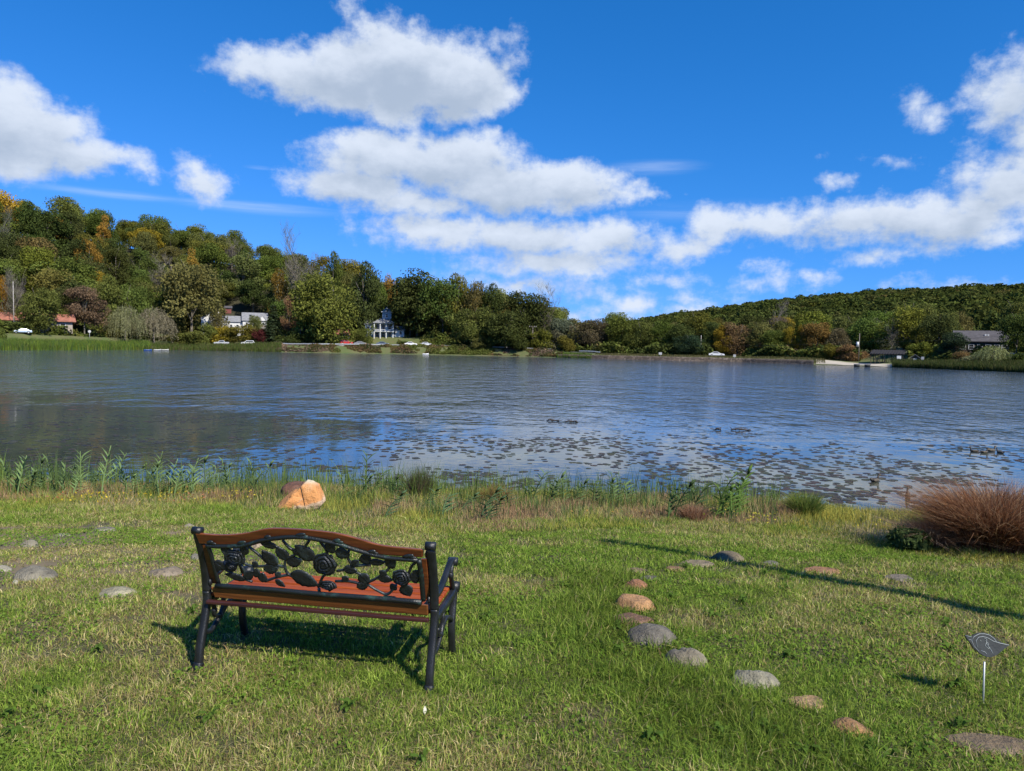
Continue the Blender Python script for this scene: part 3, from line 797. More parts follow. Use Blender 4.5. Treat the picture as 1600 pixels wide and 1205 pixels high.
# white gabled house
x, y, z, rz, ux, uz, r = house_frame(372, 33); t = empty('white_house', (x, y, z), rz)
tag(t, 'large white house with grey roofs and a small front gable above the parked cars', 'house')
b = MB(); gable_walls(b, -9.5, 7, -5.2, 3, -1.5, 6.2, 2.4, 'y'); gable_walls(b, -2.2, 8, -2.5, 4, -1.5, 5.3, 2.2); gable_walls(b, 6.2, 9.0, -3.6, 4.4, -1.5, 5.9, 3.1)
b.build('wall', M_['white'], t)
b = MB(); gable(b, -9.5, 7, -5.2, 3, 6.2, 2.4, 'y'); b.build('roof', M_['greyroof'], t)
b = MB(); gable(b, -2.2, 8, -2.5, 4, 5.3, 2.2); b.build('roof', M_['greyroof'], t)
b = MB(); gable(b, 6.2, 9.0, -3.6, 4.4, 5.9, 3.1); rf = b.build('roof', M_['greyroof'], t)
b = MB(); b.prism([(7.4, 5.9), (10.4, 5.9), (8.9, 7.9)], 'y', -4.1, -1.0); dm = b.build('dormer', M_['white'], t)
b = MB(); gable(b, 8.9, 3.0, -4.1, -1.0, 5.9, 2.0, 'y', .15, .12); b.build('dormer_roof', M_['greyroof'], dm)
b = MB(); b.box((4.6, -1.5, 7.9), (.8, .1, .9), Matrix.Rotation(-.65, 3, 'X')); b.build('skylight', M_['glass'], rf)
b = MB(); b.box((-7.0, 1, 8.2), (.7, .7, 1.8)); b.build('chimney', M_['white'], t)
for xx, zz, yy in ((3.2, 4.6, -3.6), (4.6, 4.6, -3.6), (6.0, 4.6, -3.6), (9.2, 4.6, -3.6), (3.2, 1.6, -3.6), (6, 1.6, -3.6), (-2.5, 3.6, -2.5), (-.2, 3.6, -2.5), (-10.6, 4.2, -5.2), (-8.4, 4.2, -5.2), (-9.5, 1.2, -5.2)):
    window(t, xx, zz, .8, 1.2, yy)
b = MB()
for xx in (6.6, 8.4, 10.2): b.box((xx, -5.2, 1.3), (.16, .16, 3.4))
b.box((8.4, -4.4, 3.0), (3.9, 1.7, .16)); b.box((8.4, -5.2, 3.8), (3.8, .08, .9)); b.build('balcony', M_['pole'], t)

# house with the columned porch and tower
x, y, z, rz, ux, uz, r = house_frame(595, 30); t = empty('tower_house', (x, y, z), rz)
tag(t, 'white and blue grey house with a columned two storey porch and a square tower', 'house')
b = MB(); b.box((1.1, 2.2, 2.0), (6.6, 5.6, 6.6)); b.prism([(-1.5, -1.3), (4.8, -1.3), (4.8, -1.2), (-1.5, -1.2)], 'y', -2, 0)
b.build('wall', M_['blue'], t)
b = MB(); gable_walls(b, -4.1, 3.8, -.4, 4.6, -1.3, 4.6, 1.6, 'x'); b.build('wing_wall', M_['blue'], t)
b = MB(); gable(b, -4.1, 3.8, -.4, 4.6, 4.6, 1.6, 'x', .35); b.build('wing_roof', M_['greyroof'], t)
b = MB(); zr = 5.3  # hipped porch roof
v = [(-3, -3.2, zr), (5.2, -3.2, zr), (5.2, 5.4, zr), (-3, 5.4, zr), (-.6, .2, zr+1.7), (2.8, .2, zr+1.7), (2.8, 3, zr+1.7), (-.6, 3, zr+1.7)]
v2 = [(a, c, d-.18) for a, c, d in v[:4]]
b.add(v+v2, [(0, 1, 5, 4), (1, 2, 6, 5), (2, 3, 7, 6), (3, 0, 4, 7), (4, 5, 6, 7), (8, 9, 1, 0), (9, 10, 2, 1), (10, 11, 3, 2), (11, 8, 0, 3), (11, 10, 9, 8)])
b.build('roof', M_['greyroof'], t)
for xx in (-2.5, -.25, 2.0, 4.6): col_box(t, 'column', M_['white'], (xx, -2.7, 2.0), (.34, .34, 6.4))
b = MB(); b.box((1.05, -1.9, 2.0), (7.3, 2.1, .22)); b.box((1.05, -2.72, 2.75), (7.2, .06, .1)); b.box((1.05, -1.9, -1.0), (7.3, 2.1, .2)); b.box((1.05, -2.75, 5.05), (7.4, .2, .24))
for i in range(36): b.box((-2.4+i*.197, -2.72, 2.42), (.06, .05, .6))
b.build('porch_deck', M_['white'], t)
b = MB(); b.box((2.2, 1.6, 8.0), (3.4, 3.4, 2.9)); tw = b.build('tower', M_['blue'], t)
b = MB(); b.box((2.2, 1.6, 9.55), (4.2, 4.2, .3)); b.build('cornice', M_['white'], tw)
b = MB(); b.add([(.3, -.3, 9.71), (4.1, -.3, 9.71), (4.1, 3.5, 9.71), (.3, 3.5, 9.71), (2.2, 1.6, 11.6)], [(0, 1, 4), (1, 2, 4), (2, 3, 4), (3, 0, 4), (3, 2, 1, 0)]); b.tube([(2.2, 1.6, 11.4), (2.2, 1.6, 12.3)], .05, 6); b.build('tower_roof', M_['greyroof'], tw)
window(t, 2.2, 8.1, .8, 1.4, -.1)
for xx, zz in ((-1.4, 3.6), (.9, 3.6), (3.3, 3.6), (-1.4, .7), (.9, .7), (3.3, .7)): window(t, xx, zz, 1.1, 1.7, -.6)
window(t, -4.9, 3.2, 1.0, 1.3, -.4); window(t, -3.4, 3.2, 1.0, 1.3, -.4)
b = MB()
for i in range(9): b.box((-6.2+i*.36, -1.5, -1.0+i*.38), (.42, 1.3, .4))
b.prism([(-6.4, -.6), (-3.0, 2.9), (-3.0, 3.5), (-6.4, 0)], 'y', -2.25, -2.17); b.build('stairs', M_['white'], t)
# low white annex right of it
x, y, z, rz, ux, uz, r = house_frame(621, 33); t = empty('white_annex', (x, y, z), rz)
tag(t, 'small low white building half hidden between the tower house and the dark tree', 'house')
b = MB(); gable_walls(b, 0, 5, -2, 3, -1, 2.6, 1.4); b.build('wall', M_['white'], t); b = MB(); gable(b, 0, 5, -2, 3, 2.6, 1.4); b.build('roof', M_['greyroof'], t)
window(t, -1.2, 1.4, .9, 1, -2); window(t, 1.2, 1.4, .9, 1, -2)
# old barn, red cottage
x, y, z, rz, ux, uz, r = house_frame(484, 27); t = empty('old_barn', (x, y, z), rz)
tag(t, 'small dark barn with a weathered grey front in the shade of the trees', 'barn')
b = MB(); gable_walls(b, 0, 7.2, -2.5, 3, -1, 1.3, 2.2); b.build('wall', M_['brown'], t)
b = MB(); gable(b, 0, 7.2, -2.5, 3, 1.3, 2.2); b.build('roof', simple("old_metal_roof", (.12, .11, .115), .7, var=.4, scale=1), t)
col_box(t, 'door', M_['pole'], (0, -2.54, .2), (2.2, .08, 2.0))
x, y, z, rz, ux, uz, r = house_frame(534, 26); t = empty('red_cottage', (x, y, z), rz)
tag(t, 'small red roofed cottage with white walls left of the tower house', 'house')
b = MB(); gable_walls(b, 0, 5.6, -2, 2.5, -1, 2.0, 1.6); b.build('wall', M_['white'], t); b = MB(); gable(b, 0, 5.6, -2, 2.5, 2.0, 1.6); b.build('roof', M_['redroof'], t)
window(t, -1.5, 1.0, .8, .9, -2); window(t, 1.5, 1.0, .8, .9, -2); col_box(t, 'door', M_['redwall'], (0, -2.03, .4), (.9, .06, 2))
# small hut on the slope above the white house
x, y, z, rz, ux, uz, r = house_frame(357, 47); t = empty('red_hut', (x, y, z), rz)
tag(t, 'small dark red hut on the slope above the white gabled house', 'hut')
b = MB(); gable_walls(b, 0, 2.2, -1.5, 1.5, z_at(357, 477, r)-z-3.4, z_at(357, 477, r)-z-1.2, .7); b.build('wall', M_['redwall'], t); b = MB(); gable(b, 0, 2.2, -1.5, 1.5, z_at(357, 477, r)-z-1.2, .7); b.build('roof', M_['darkroof'], t)
# large house right
x, y, z, rz, ux, uz, r = house_frame(1530, 28); t = empty('grey_roofed_house', (x, y, z), rz+.12)
zt_ = z_at(1530, 517, r)-z; ze = z_at(1530, 534, r)-z; w_ = 82*ux
tag(t, 'wide house with a big dark grey roof, brown front and white gable end', 'house')
b = MB(); gable_walls(b, 0, w_, -3.6, 3.6, -1.5, ze, zt_-ze); b.build('wall', M_['brown'], t)
b = MB(); gable(b, 0, w_, -3.6, 3.6, ze, zt_-ze-.15, over=.35); rf = b.build('roof', M_['darkroof'], t)
b = MB(); b.prism([(-3.55, -1.5), (3.55, -1.5), (3.55, ze-.05), (0, zt_-.35), (-3.55, ze-.05)], 'x', w_/2+.01, w_/2+.08); b.build('gable_end', M_['white'], t)
for xx in (-.36, -.2, -.04, .12, .28, .42): window(t, xx*w_, ze-1.3, .9, 1.0, -3.6)
for xx in (.08, .13): b = MB(); b.box((xx*w_, -1.9, (zt_+ze)/2+.25), (.35, .3, .45)); b.build('roof_vent', M_['white'], rf)
# beach pavilion
x, y, z, rz, ux, uz, r = house_frame(1392, 15); t = empty('pavilion', (x, y, z), rz-.1); M_['pav'] = simple('shaded_roof', (.018, .016, .018), .95, var=.3, scale=1.5)  # near black roof colour stands in for its shaded look
w_ = 62*ux; hz = z_at(1392, 547, r)-z
tag(t, 'long open beach pavilion with a dark sloping roof on posts', 'pavilion')
b = MB(); b.prism([(-3.2, hz*.62), (2.6, hz-.15), (2.6, hz), (-3.2, hz*.62+.15)], 'x', -w_/2, w_/2-1.2); 
for i in range(12): b.box((-w_/2+.4+i*(w_-2)/11, -.3, hz*.82+.1), (.09, 6.0, .12), Matrix.Rotation(math.atan2(hz*.38-.15, 5.8), 3, 'X'))
b.build('roof', M_['pav'], t)
for i in range(8):
    for yy in (-2.9, 2.3): col_box(t, 'post', M_['brown'], (-w_/2+.3+i*(w_-1.8)/7, yy, (hz*.64 if yy < 0 else hz*.93)/2-.2), (.14, .14, (hz*.64 if yy < 0 else hz*.93)+.35))
b = MB()
for i in range(5): b.box((-w_/2+1.4+i*1.9, -.8, .72), (1.4, .7, .07)); b.box((-w_/2+1.4+i*1.9, -.8, .35), (.15, .5, .7)); b.box((-w_/2+1.4+i*1.9, -1.4, .42), (1.4, .25, .05)); b.box((-w_/2+1.4+i*1.9, -.2, .42), (1.4, .25, .05))
b.build('bench_row', M_['pole'], t)
x, y, z, rz, ux, uz, r = house_frame(1430, 12); t = empty('shed', (x, y, z), rz)
tag(t, 'little grey shed with a pale edged gable right of the beach pavilion', 'shed')
b = MB(); gable_walls(b, 0, 2.2, -1.2, 1.2, -.5, 1.0, .9, 'y'); b.build('wall', M_['brown'], t); b = MB(); gable(b, 0, 2.2, -1.2, 1.2, 1.0, .9, 'y', .25, .1); b.build('roof', M_['greyroof'], t)
col_box(t, 'door', M_['white'], (0, -1.23, .35), (.7, .05, 1.3))
# lifeguard chair
x, y, z, rz, ux, uz, r = house_frame(1405, 9); t = empty('lifeguard_chair', (x, y, z), rz)
tag(t, 'white wooden lifeguard chair in front of the beach pavilion', 'chair')
for sx in (-1, 1):
    for sy in (-1, 1): b = MB(); b.tube([(sx*.6, sy*.6, -.2), (sx*.36, sy*.36, 1.35)], .07, 6); b.build('leg', M_['white'], t)
col_box(t, 'seat', M_['white'], (0, 0, 1.37), (.95, .9, .1)); col_box(t, 'backrest', M_['white'], (0, .4, 1.75), (.95, .08, .7))
b = MB()
for i in range(4): b.box((0, -.58+i*.06, .2+i*.3), (1.0-.1*i, .06, .08))
b.build('ladder', M_['white'], t)
# floating dock
x, y = water_pt(1347, 573.3); th = math.atan2(x, y); t = empty('floating_dock', (x, y, 0), -th)
tag(t, 'pale floating dock with dark floats at the beach', 'dock')
b = MB(); b.box((0, 0, .62), (3.7, 2.0, .14)); b.build('deck', M_['concrete'], t)
for xx in (-1.1, 1.1): b = MB(); b.tube([(xx-.6, -.9, .25), (xx+.6, -.9, .25)], .28, 10); b.tube([(xx-.6, .8, .25), (xx+.6, .8, .25)], .28, 10); b.build('float', M_['rubber'], t)

# guardrails
def guardrail(p0, p1, s, label, step=4.0):
    n = int(abs(p1-p0)/3); P = [far_pt(p0+(p1-p0)*i/n, s) for i in range(n+1)]
    t = empty('guardrail', P[0][:3]); tag(t, label, 'guardrail'); o0 = Vector(P[0][:3]); b = MB()
    for k_, (dz, dd) in enumerate(((.78, .0), (.66, -.05), (.58, .02), (.50, -.05), (.40, 0))): pass
    prof = [(.0, .44), (-.07, .50), (0, .56), (0, .62), (-.07, .68), (0, .76), (.03, .76), (.03, .44)]; vs = []; m_ = len(prof)
    for i, p in enumerate(P):
        q = Vector((p[0], p[1], 0)).normalized()
        for a, c in prof: vs.append(Vector(p[:3])-o0+q*a+Vector((0, 0, c)))
    b.add(vs, [(i*m_+j, (i+1)*m_+j, (i+1)*m_+(j+1) % m_, i*m_+(j+1) % m_) for i in range(n) for j in range(m_)])
    b.build('rail', M_['steel'], t)
    L = sum((Vector(P[i+1][:3])-Vector(P[i][:3])).length for i in range(n)); np_ = max(2, min(34, int(L/step))); first = None
    for i in range(np_+1):
        p = far_pt(p0+(p1-p0)*i/np_, s+.12)
        if first is None: bb = MB(); bb.box((0, 0, .3), (.14, .1, .84)); first = q = bb.build('post', M_['pole'], t)
        else: q = first.copy(); col.objects.link(q); q.parent = t
        q.location = Vector(p[:3])-o0
guardrail(432, 836, 8.2, 'long pale steel guardrail along the road above the left bank')
guardrail(846, 862, 9, 'short piece of guardrail just past the end of the long one')
guardrail(905, 938, 9, 'short pale guardrail at the start of the dam')

# dam wall of stones along the water
V = []; n = 150
for i in range(n+1):
    px = 872+(1272-872)*i/n; t_ = azi(px); r0 = float(rfar(t_))
    for s, zz in ((-1.0, -.6), (-.35, .55), (-.3, 1.02), (.5, 1.12), (.6, .4)):
        j_ = .12*(vnoise(np.array([i*.9]), np.array([zz*7]), 4)[0]-.5); r = r0+s+j_
        V.append((r*math.sin(t_), r*math.cos(t_), zz+j_))
F = [(i*5+j, (i+1)*5+j, (i+1)*5+j+1, i*5+j+1) for i in range(n) for j in range(4)]
o = obj('dam_wall', np_mesh('dam_wall', V, [F]), M_['stones']); tag(o, 'long low brown stone wall of the dam at the far water edge', 'wall')

# utility poles and signs
def upole(px, bot_s, top, label, arm=None, box=False, m=None, rad=.16):
    x, y, z, r = far_pt(px, bot_s); h = z_at(px, top, r)-z; th = math.atan2(x, y)
    t = empty('utility_pole', (x, y, z), -th); tag(t, label, 'utility pole')
    b = MB(); b.tube([(0, 0, -.5), (0, 0, h)], [rad, rad*.7], 10); b.build('pole', m or M_['pole'], t)
    if arm:
        for a in arm: b = MB(); b.box((0, -.2, h-a), (2.6, .12, .14)); q = b.build('crossarm', m or M_['pole'], t); b = MB(); [b.tube([(xx, -.2, h-a+.07), (xx, -.2, h-a+.3)], .06, 6) for xx in (-1.2, -.6, .6, 1.2)]; b.build('insulator', M_['white'], q)
    if box: b = MB(); b.tube([(-.4, -.3, h*.52), (-.4, -.3, h*.70)], .32, 10); b.build('transformer', M_['steel'], t)
    return t, h
PA, ha = upole(22, 20, 440, 'very tall slim grey pole at the red roofed building', m=M_['concrete'], rad=.11)
PB, hb = upole(611, 44, 470, 'utility pole with two crossarms behind the tower house', arm=(.5, 2.0), m=M_['concrete'], rad=.2)
upole(832, 13, 509, 'thin utility pole at the end of the left hill', arm=(.4,))
PC, hc_ = upole(1342, 14, 521, 'utility pole with a transformer at the left end of the beach', box=True, rad=.11)
upole(1095, 18, 524, 'pale slim pole among the trees behind the dam', m=M_['concrete'], rad=.12)
def sign(px, s, py, label, wd, ht, rnd=False, ph=1.6):
    x, y, z, r = far_pt(px, s); zc = z_at(px, py, r)-z; th = math.atan2(x, y)
    t = empty('sign', (x, y, z), -th); tag(t, label, 'sign')
    b = MB(); b.tube([(0, 0, -.3), (0, 0, zc)], .05, 6); b.build('post', M_['steel'], t)
    b = MB()
    if rnd: b.tube([(0, -.06, zc), (0, -.10, zc)], wd/2, 16, smooth=False)
    else: b.box((0, -.08, zc), (wd, .04, ht))
    b.build('panel', M_['sign'], t)
sign(140, 12, 518, 'round white sign right of the maroon tree', .85, .85, True)
sign(1032, 4, 552.5, 'small white sign on the dam in front of the tall green tree', .95, .7)
sign(1148, 4, 556, 'small white sign on the dam right of the white car', .75, .75)
sign(1442, 6, 560, 'small white sign on a stake in the reeds right of the shed', .6, .7)

# cars
def paint(name, c): 
    m = simple(name, c, .28, 0.0, var=.03, scale=2, coat=.6); return m
def car(px, s, colr, label, kind='sedan', rz=0.0, name='parked_car', zoff=0.0):
    x, y, z, r = far_pt(px, s); th = math.atan2(x, y)
    t = empty(name, (x, y, z+.06+zoff), -th+rz); tag(t, label, 'car', None)
    m = paint('car_paint', colr); ly = {'sedan': 4.6, 'suv': 4.7, 'pickup': 5.3}[kind]; w = 1.8
    if kind == 'sedan':
        body = [(-2.3, .35), (2.28, .35), (2.3, .7), (1.9, .86), (1.1, .93), (-1.4, .97), (-2.2, .93), (-2.32, .7)]
        cab = [(1.15, .92), (.35, 1.4), (-.85, 1.43), (-1.75, .96)]
    elif kind == 'suv':
        body = [(-2.3, .4), (2.3, .4), (2.35, .8), (2.1, .98), (1.2, 1.08), (-2.25, 1.1), (-2.36, .8)]
        cab = [(1.15, 1.06), (.5, 1.62), (-1.9, 1.68), (-2.25, 1.08)]
    else:
        body = [(-2.6, .45), (2.6, .45), (2.65, .85), (2.4, 1.05), (1.3, 1.12), (-2.6, 1.12), (-2.68, .8)]
        cab = [(1.2, 1.1), (.6, 1.7), (-.9, 1.72), (-1.1, 1.1)]
    b = MB(); b.prism(body[::-1], 'y', -w/2, w/2); b.build('body', m, t, .06)
    # cabin narrower towards the top
    b = MB(); n = len(cab); vs = []
    for sy in (-1, 1):
        for (a, c) in cab: vs.append((a, sy*(w/2-.04-(.16 if c > 1.2 else 0)), c))
    b.add(vs, [tuple(range(n)), tuple(range(2*n-1, n-1, -1))]+[(i, n+i, n+(i+1) % n, (i+1) % n) for i in range(n)][::1]); b.build('cabin', m, t, .03)
    for sy in (-1, 1):
        b = MB(); (x0, z0), (x1, z1), (x2, z2), (x3, z3) = cab; yo = sy*(w/2-.03)
        def L(a, c, f): return (a[0]+(c[0]-a[0])*f, a[1]+(c[1]-a[1])*f)
        q = [(x0-.22, z0+.06), (x1-.06, z1-.1), (x2+.08, z2-.1), (x3+.28, z3+.06)]
        vs = [(a, sy*(w/2-.035-(.14 if c > 1.2 else 0)), c) for a, c in q]+[(a, sy*(w/2-.012-(.14 if c > 1.2 else 0)), c) for a, c in q]
        b.add(vs, [(0, 1, 2, 3), (7, 6, 5, 4), (0, 4, 5, 1), (1, 5, 6, 2), (2, 6, 7, 3), (3, 7, 4, 0)]); b.build('side_window', M_['glass'], t)
    for nm, (pa, pb) in (('windscreen', (cab[0], cab[1])), ('rear_window', (cab[3], cab[2]))):
        b = MB(); sx = 1 if nm == 'windscreen' else -1
        dv = Vector((pb[0]-pa[0], pb[1]-pa[1])); nv = Vector((dv.y, -dv.x))*sx; nv = nv.normalized()*.012*(1 if nv.x*sx > 0 else -1)
        a_ = Vector(pa)+dv*.1+nv; c_ = Vector(pa)+dv*.9+nv
        vs = [(a_.x, -.72, a_.y), (a_.x, .72, a_.y), (c_.x, .6, c_.y), (c_.x, -.6, c_.y)]; vs += [(v[0]-nv.x*2, v[1], v[2]-nv.y*2) for v in vs]
        b.add(vs, [(0, 1, 2, 3), (7, 6, 5, 4), (0, 4, 5, 1), (1, 5, 6, 2), (2, 6, 7, 3), (3, 7, 4, 0)]); b.build(nm, M_['glass'], t)
    for sx in (-1, 1):
        for sy in (-1, 1):
            xw = sx*ly*.31; b = MB(); b.tube([(xw, sy*(w/2-.2), .34), (xw, sy*(w/2+.02), .34)], .34, 14, smooth=False); q = b.build('wheel', M_['rubber'], t)
            b = MB(); b.tube([(xw, sy*(w/2+.0), .34), (xw, sy*(w/2+.035), .34)], .2, 10, smooth=False); b.build('rim', M_['steel'], q)
    for sy in (-1, 1):
        b = MB(); b.box((body[2][0]-.03, sy*.62, .68), (.1, .36, .16)); b.build('headlight', M_['glass'], t)
        b = MB(); b.box((body[-1][0]+.03, sy*.68, .76), (.1, .26, .18)); b.build('tail_light', M_['redwall'], t)
    return t
car(35, 15, (.42, .52, .66), 'pale blue sedan parked by the red roofed building', 'sedan', math.pi+.05)
car(346, 11.5, (.45, .47, .50), 'silver grey pickup truck, left of the two cars below the white house', 'pickup', math.pi)
car(387, 11.0, (.78, .79, .80), 'white suv parked below the blue green spruce', 'suv', math.pi)
car(541, 15.5, (.55, .02, .02), 'bright red car behind the guardrail', 'suv', .1)
car(563, 16, (.16, .17, .19), 'dark grey car next to the red car', 'sedan', .1)
car(598, 12.5, (.10, .13, .18), 'dark blue car low behind the guardrail, below the tower house', 'sedan', .0)
car(642, 14, (.80, .80, .80), 'white sedan, left of the two white cars right of the tower house', 'sedan', .0)
car(666, 14.5, (.72, .74, .76), 'white sedan, right of the two white cars right of the tower house', 'sedan', .0)
car(1120, 11.5, (.80, .80, .80), 'white car driving on the dam road', 'sedan', .0)
car(1593, 14, (.14, .15, .17), 'dark car under the trees at the right edge', 'suv', .3)

# boats
def boat(px, py, ln, colr, label, rz=0.0, on_land=0.0, beam=1.3):
    x, y = water_pt(px, py); th = math.atan2(x, y); m = simple('boat_paint', colr, .4, var=.08)
    t = empty('rowing_boat', (x, y, max(0, tz(x, y))+on_land), -th+rz); tag(t, label, 'boat')
    n = 14; vs = []; prof = [(-1, .5), (-.86, .12), (-.4, -.08), (0, -.12), (.4, -.08), (.86, .12), (1, .5), (.88, .5), (.76, .16), (0, -.02), (-.76, .16), (-.88, .5)]; k_ = len(prof)
    for i in range(n+1):
        u = i/n*2-1; wd = beam/2*(1-max(0, u)**2.4)*(1-.25*max(0, -u)**3)+.02; up = .16*max(0, u)**2
        for a, c in prof: vs.append((u*ln/2, a*wd, c*.8+up))
    b = MB(); b.add(vs, [(i*k_+j, i*k_+(j+1) % k_, (i+1)*k_+(j+1) % k_, (i+1)*k_+j) for i in range(n) for j in range(k_)]+[tuple(range(k_))[::-1], tuple(n*k_+j for j in range(k_))], True)
    b.build('hull', m, t)
    for xx in (-.55, .1, .75): b = MB(); b.box((xx*ln/3.4, 0, .22), (.25, beam*.72, .04)); b.build('seat', M_['pole'], t)
boat(231, 548.4, 2.3, (.03, .09, .30), 'small blue rowing boat at the shore below the willows')
boat(246, 548.2, 2.1, (.42, .43, .42), 'white rowing boat directly right of the blue boat', .1)
boat(258, 548.0, 2.2, (.45, .45, .40), 'off white rowing boat at the right end of the row of three', -.1)
boat(665, 554.6, 2.0, (.78, .78, .78), 'white rowing boat at the foot of the stony bank', .05)
# concrete steps down the bank
x, y, z, r = far_pt(537, 4); t = empty('concrete_steps', far_pt(534, 7.5)[:3], -math.atan2(x, y)-.5)
tag(t, 'narrow concrete steps running down the bank to the water', 'steps'); b = MB()
for i in range(14): b.box((0, -.2-i*.55, .1-i*.2), (1.3, .6, .34))
b.build('tread', M_['concrete'], t)
# power line over the dam
def wire(p, q, sag, label):
    b = MB(); p, q = Vector(p), Vector(q); b.tube([(p.lerp(q, i/24)-Vector((0, 0, sag*4*(i/24)*(1-i/24))))-p for i in range(25)], .022, 5)
    o = b.build('power_line', M_['rubber']); o.location = p; tag(o, label, 'wire')
e1 = far_pt(1342, 14); e0 = far_pt(832, 13); e2 = far_pt(1650, 14)
wire((e1[0]-.6, e1[1], e1[2]+hc_-2.2), (far_pt(1095, 18)[0], far_pt(1095, 18)[1], far_pt(1095, 18)[2]+z_at(1095, 540, far_pt(1095, 18)[3])-far_pt(1095, 18)[2]), .5, 'thin dark wire from the beach utility pole to the slim pole behind the dam')
wire((e1[0]+.6, e1[1], e1[2]+hc_-2.2), (e2[0], e2[1], e2[2]+6.2), .6, 'thin dark wire running right from the beach utility pole')

# ------------------------------------------------------------------ loose vegetation of the far shore
def blades_mesh(name, P, H, Wd, C, rg, lean=.25, seg=3, droop=.3, dirs=None):
    """tapered, bending blades as ribbons; P (n,3) base, H heights, Wd widths, C colours"""
    n = len(P); a = rg.random(n)*6.283; sx, sy = np.cos(a), np.sin(a)
    if dirs is None: b_ = rg.random(n)*6.283; lx, ly = np.cos(b_), np.sin(b_)
    else: lx, ly = dirs[:, 0], dirs[:, 1]
    ln = np.abs(rg.normal(0, lean, n))+.03
    if dirs is not None: ln = rg.uniform(.3, 1.0, n)*lean*2
    V = []
    for k_ in range(seg+1):
        t = k_/seg; wf = (1-t**2.2)*.5 if k_ < seg else 0
        off = ln*(t**2)*(1+droop*t); zz = t*np.sqrt(np.clip(1-(ln*t*.75)**2, .08, 1))
        cx = P[:, 0]+lx*off*H; cyy = P[:, 1]+ly*off*H; cz = P[:, 2]+zz*H
        if k_ < seg:
            V.append(np.stack([cx-sx*Wd*wf, cyy-sy*Wd*wf, cz], -1)); V.append(np.stack([cx+sx*Wd*wf, cyy+sy*Wd*wf, cz], -1))
        else: V.append(np.stack([cx, cyy, cz], -1))
    k2 = 2*seg+1; V = np.stack(V, 1).reshape(-1, 3); base = np.arange(n)[:, None]*k2
    F4 = np.concatenate([base+np.array([[2*j, 2*j+1, 2*j+3, 2*j+2]]) for j in range(seg-1)], 0); F3 = base+np.array([[2*seg-2, 2*seg-1, 2*seg]])
    hue = np.repeat(np.concatenate([C, np.ones((n, 1))], 1), k2, 0)
    tint = np.repeat(np.clip(rg.normal(.5, .13, n), .1, .9), k2)
    return np_mesh(name, V, [F4, F3], {'tint': ('FLOAT', tint), 'hue': ('FLOAT_COLOR', hue)})
def shore_xy(n, p0, p1, s0, s1, rg):
    t = azi(p0)+(azi(p1)-azi(p0))*rg.random(n); r = rfar(t)+s0+(s1-s0)*rg.random(n)
    return r*np.sin(t), r*np.cos(t)
def pick(rg, n, cols, pr):
    c = np.array(cols)[rg.choice(len(cols), n, p=np.array(pr)/sum(pr))]; return np.clip(c*rg.normal(1, .15, (n, 1)), .004, 1)
def reed_belt(name, p0, p1, s0, s1, n, h0, h1, cols, pr, label, w=.10):
    rg = np.random.default_rng(abs(int(p0))+3); x, y = shore_xy(n, p0, p1, s0, s1, rg); z = np.maximum(terrain(x, y), -.1)
    H = rg.uniform(h0, h1, n)*(.75+.5*fbm(x*.15, y*.15, 2)); C = pick(rg, n, cols, pr)
    o = obj(name, blades_mesh(name, np.stack([x, y, z], -1), H, np.full(n, w), C, rg, .18), BLADE); tag(o, label, 'reeds', kind='stuff')
reed_belt('reeds', -120, 235, -1, 8, 26000, 1.3, 2.6, [(.12, .20, .035), (.19, .26, .04), (.08, .14, .05), (.22, .22, .07)], [4, 3, 3, 1], 'belt of green reeds at the far left shore')
reed_belt('reeds', 225, 440, -1, 6, 12000, .8, 1.8, [(.085, .13, .03), (.12, .15, .04), (.15, .13, .07)], [4, 3, 2], 'belt of mixed reeds below the white house')
reed_belt('reeds', 870, 925, -1, 3, 2500, .7, 1.4, [(.10, .17, .03), (.13, .17, .04)], [3, 2], 'short belt of bright reeds at the start of the dam')
reed_belt('reeds', 1395, 1660, -2, 7, 24000, .9, 2.0, [(.06, .085, .025), (.09, .11, .035), (.12, .11, .05)], [4, 3, 2], 'belt of dark green reeds at the far right shore')
reed_belt('dam_grass', 930, 1290, 1, 9, 9000, .25, .6, [(.13, .12, .05), (.17, .15, .07), (.09, .10, .03)], [3, 3, 2], 'dry grass along the top of the dam')
def scrub(name, p0, p1, s0, s1, n, h, cols, pr, label, size=.5, lump=.25):
    rg = np.random.default_rng(abs(int(p0))+17+int(s0)); x, y = shore_xy(n, p0, p1, s0, s1, rg); z = terrain(x, y)
    f = fbm(x*lump, y*lump, 6, 3); keep = f > .36; x, y, z, f = x[keep], y[keep], z[keep], f[keep]; n = len(x)
    hh = h*np.clip((f-.36)*4.5, .1, 1.4); zz = z+hh*rg.random(n)
    g2 = fbm(x*.12+5, y*.12, 21, 2); ci = np.clip(np.searchsorted(np.cumsum(pr)/sum(pr), np.clip((g2-.25)*2+rg.normal(0, .12, n), 0, .999)), 0, len(cols)-1)
    C = np.clip(np.array(cols)[ci]*rg.normal(1, .18, (n, 1)), .004, 1)
    V, F = leaf_cards(np.stack([x, y, zz], -1), np.tile([0, -.3, 1.], (n, 1)), size, rg)
    o = obj(name, np_mesh(name, V, [F], {'tint': ('FLOAT', np.repeat(np.clip(rg.normal(.5, .2, n), 0, 1), 4)), 'hue': ('FLOAT_COLOR', np.repeat(np.concatenate([C, np.ones((n, 1))], 1), 4, 0))}), LEAFA)
    tag(o, label, 'undergrowth', kind='stuff')
scrub('bank_weeds', 425, 880, .2, 8, 60000, .8, [(.12, .14, .035), (.16, .14, .05), (.17, .10, .06), (.07, .09, .03), (.24, .17, .12)], [4, 3, 2, 3, 1.4], 'weeds and shrubs on the stony bank below the guardrail', .34)
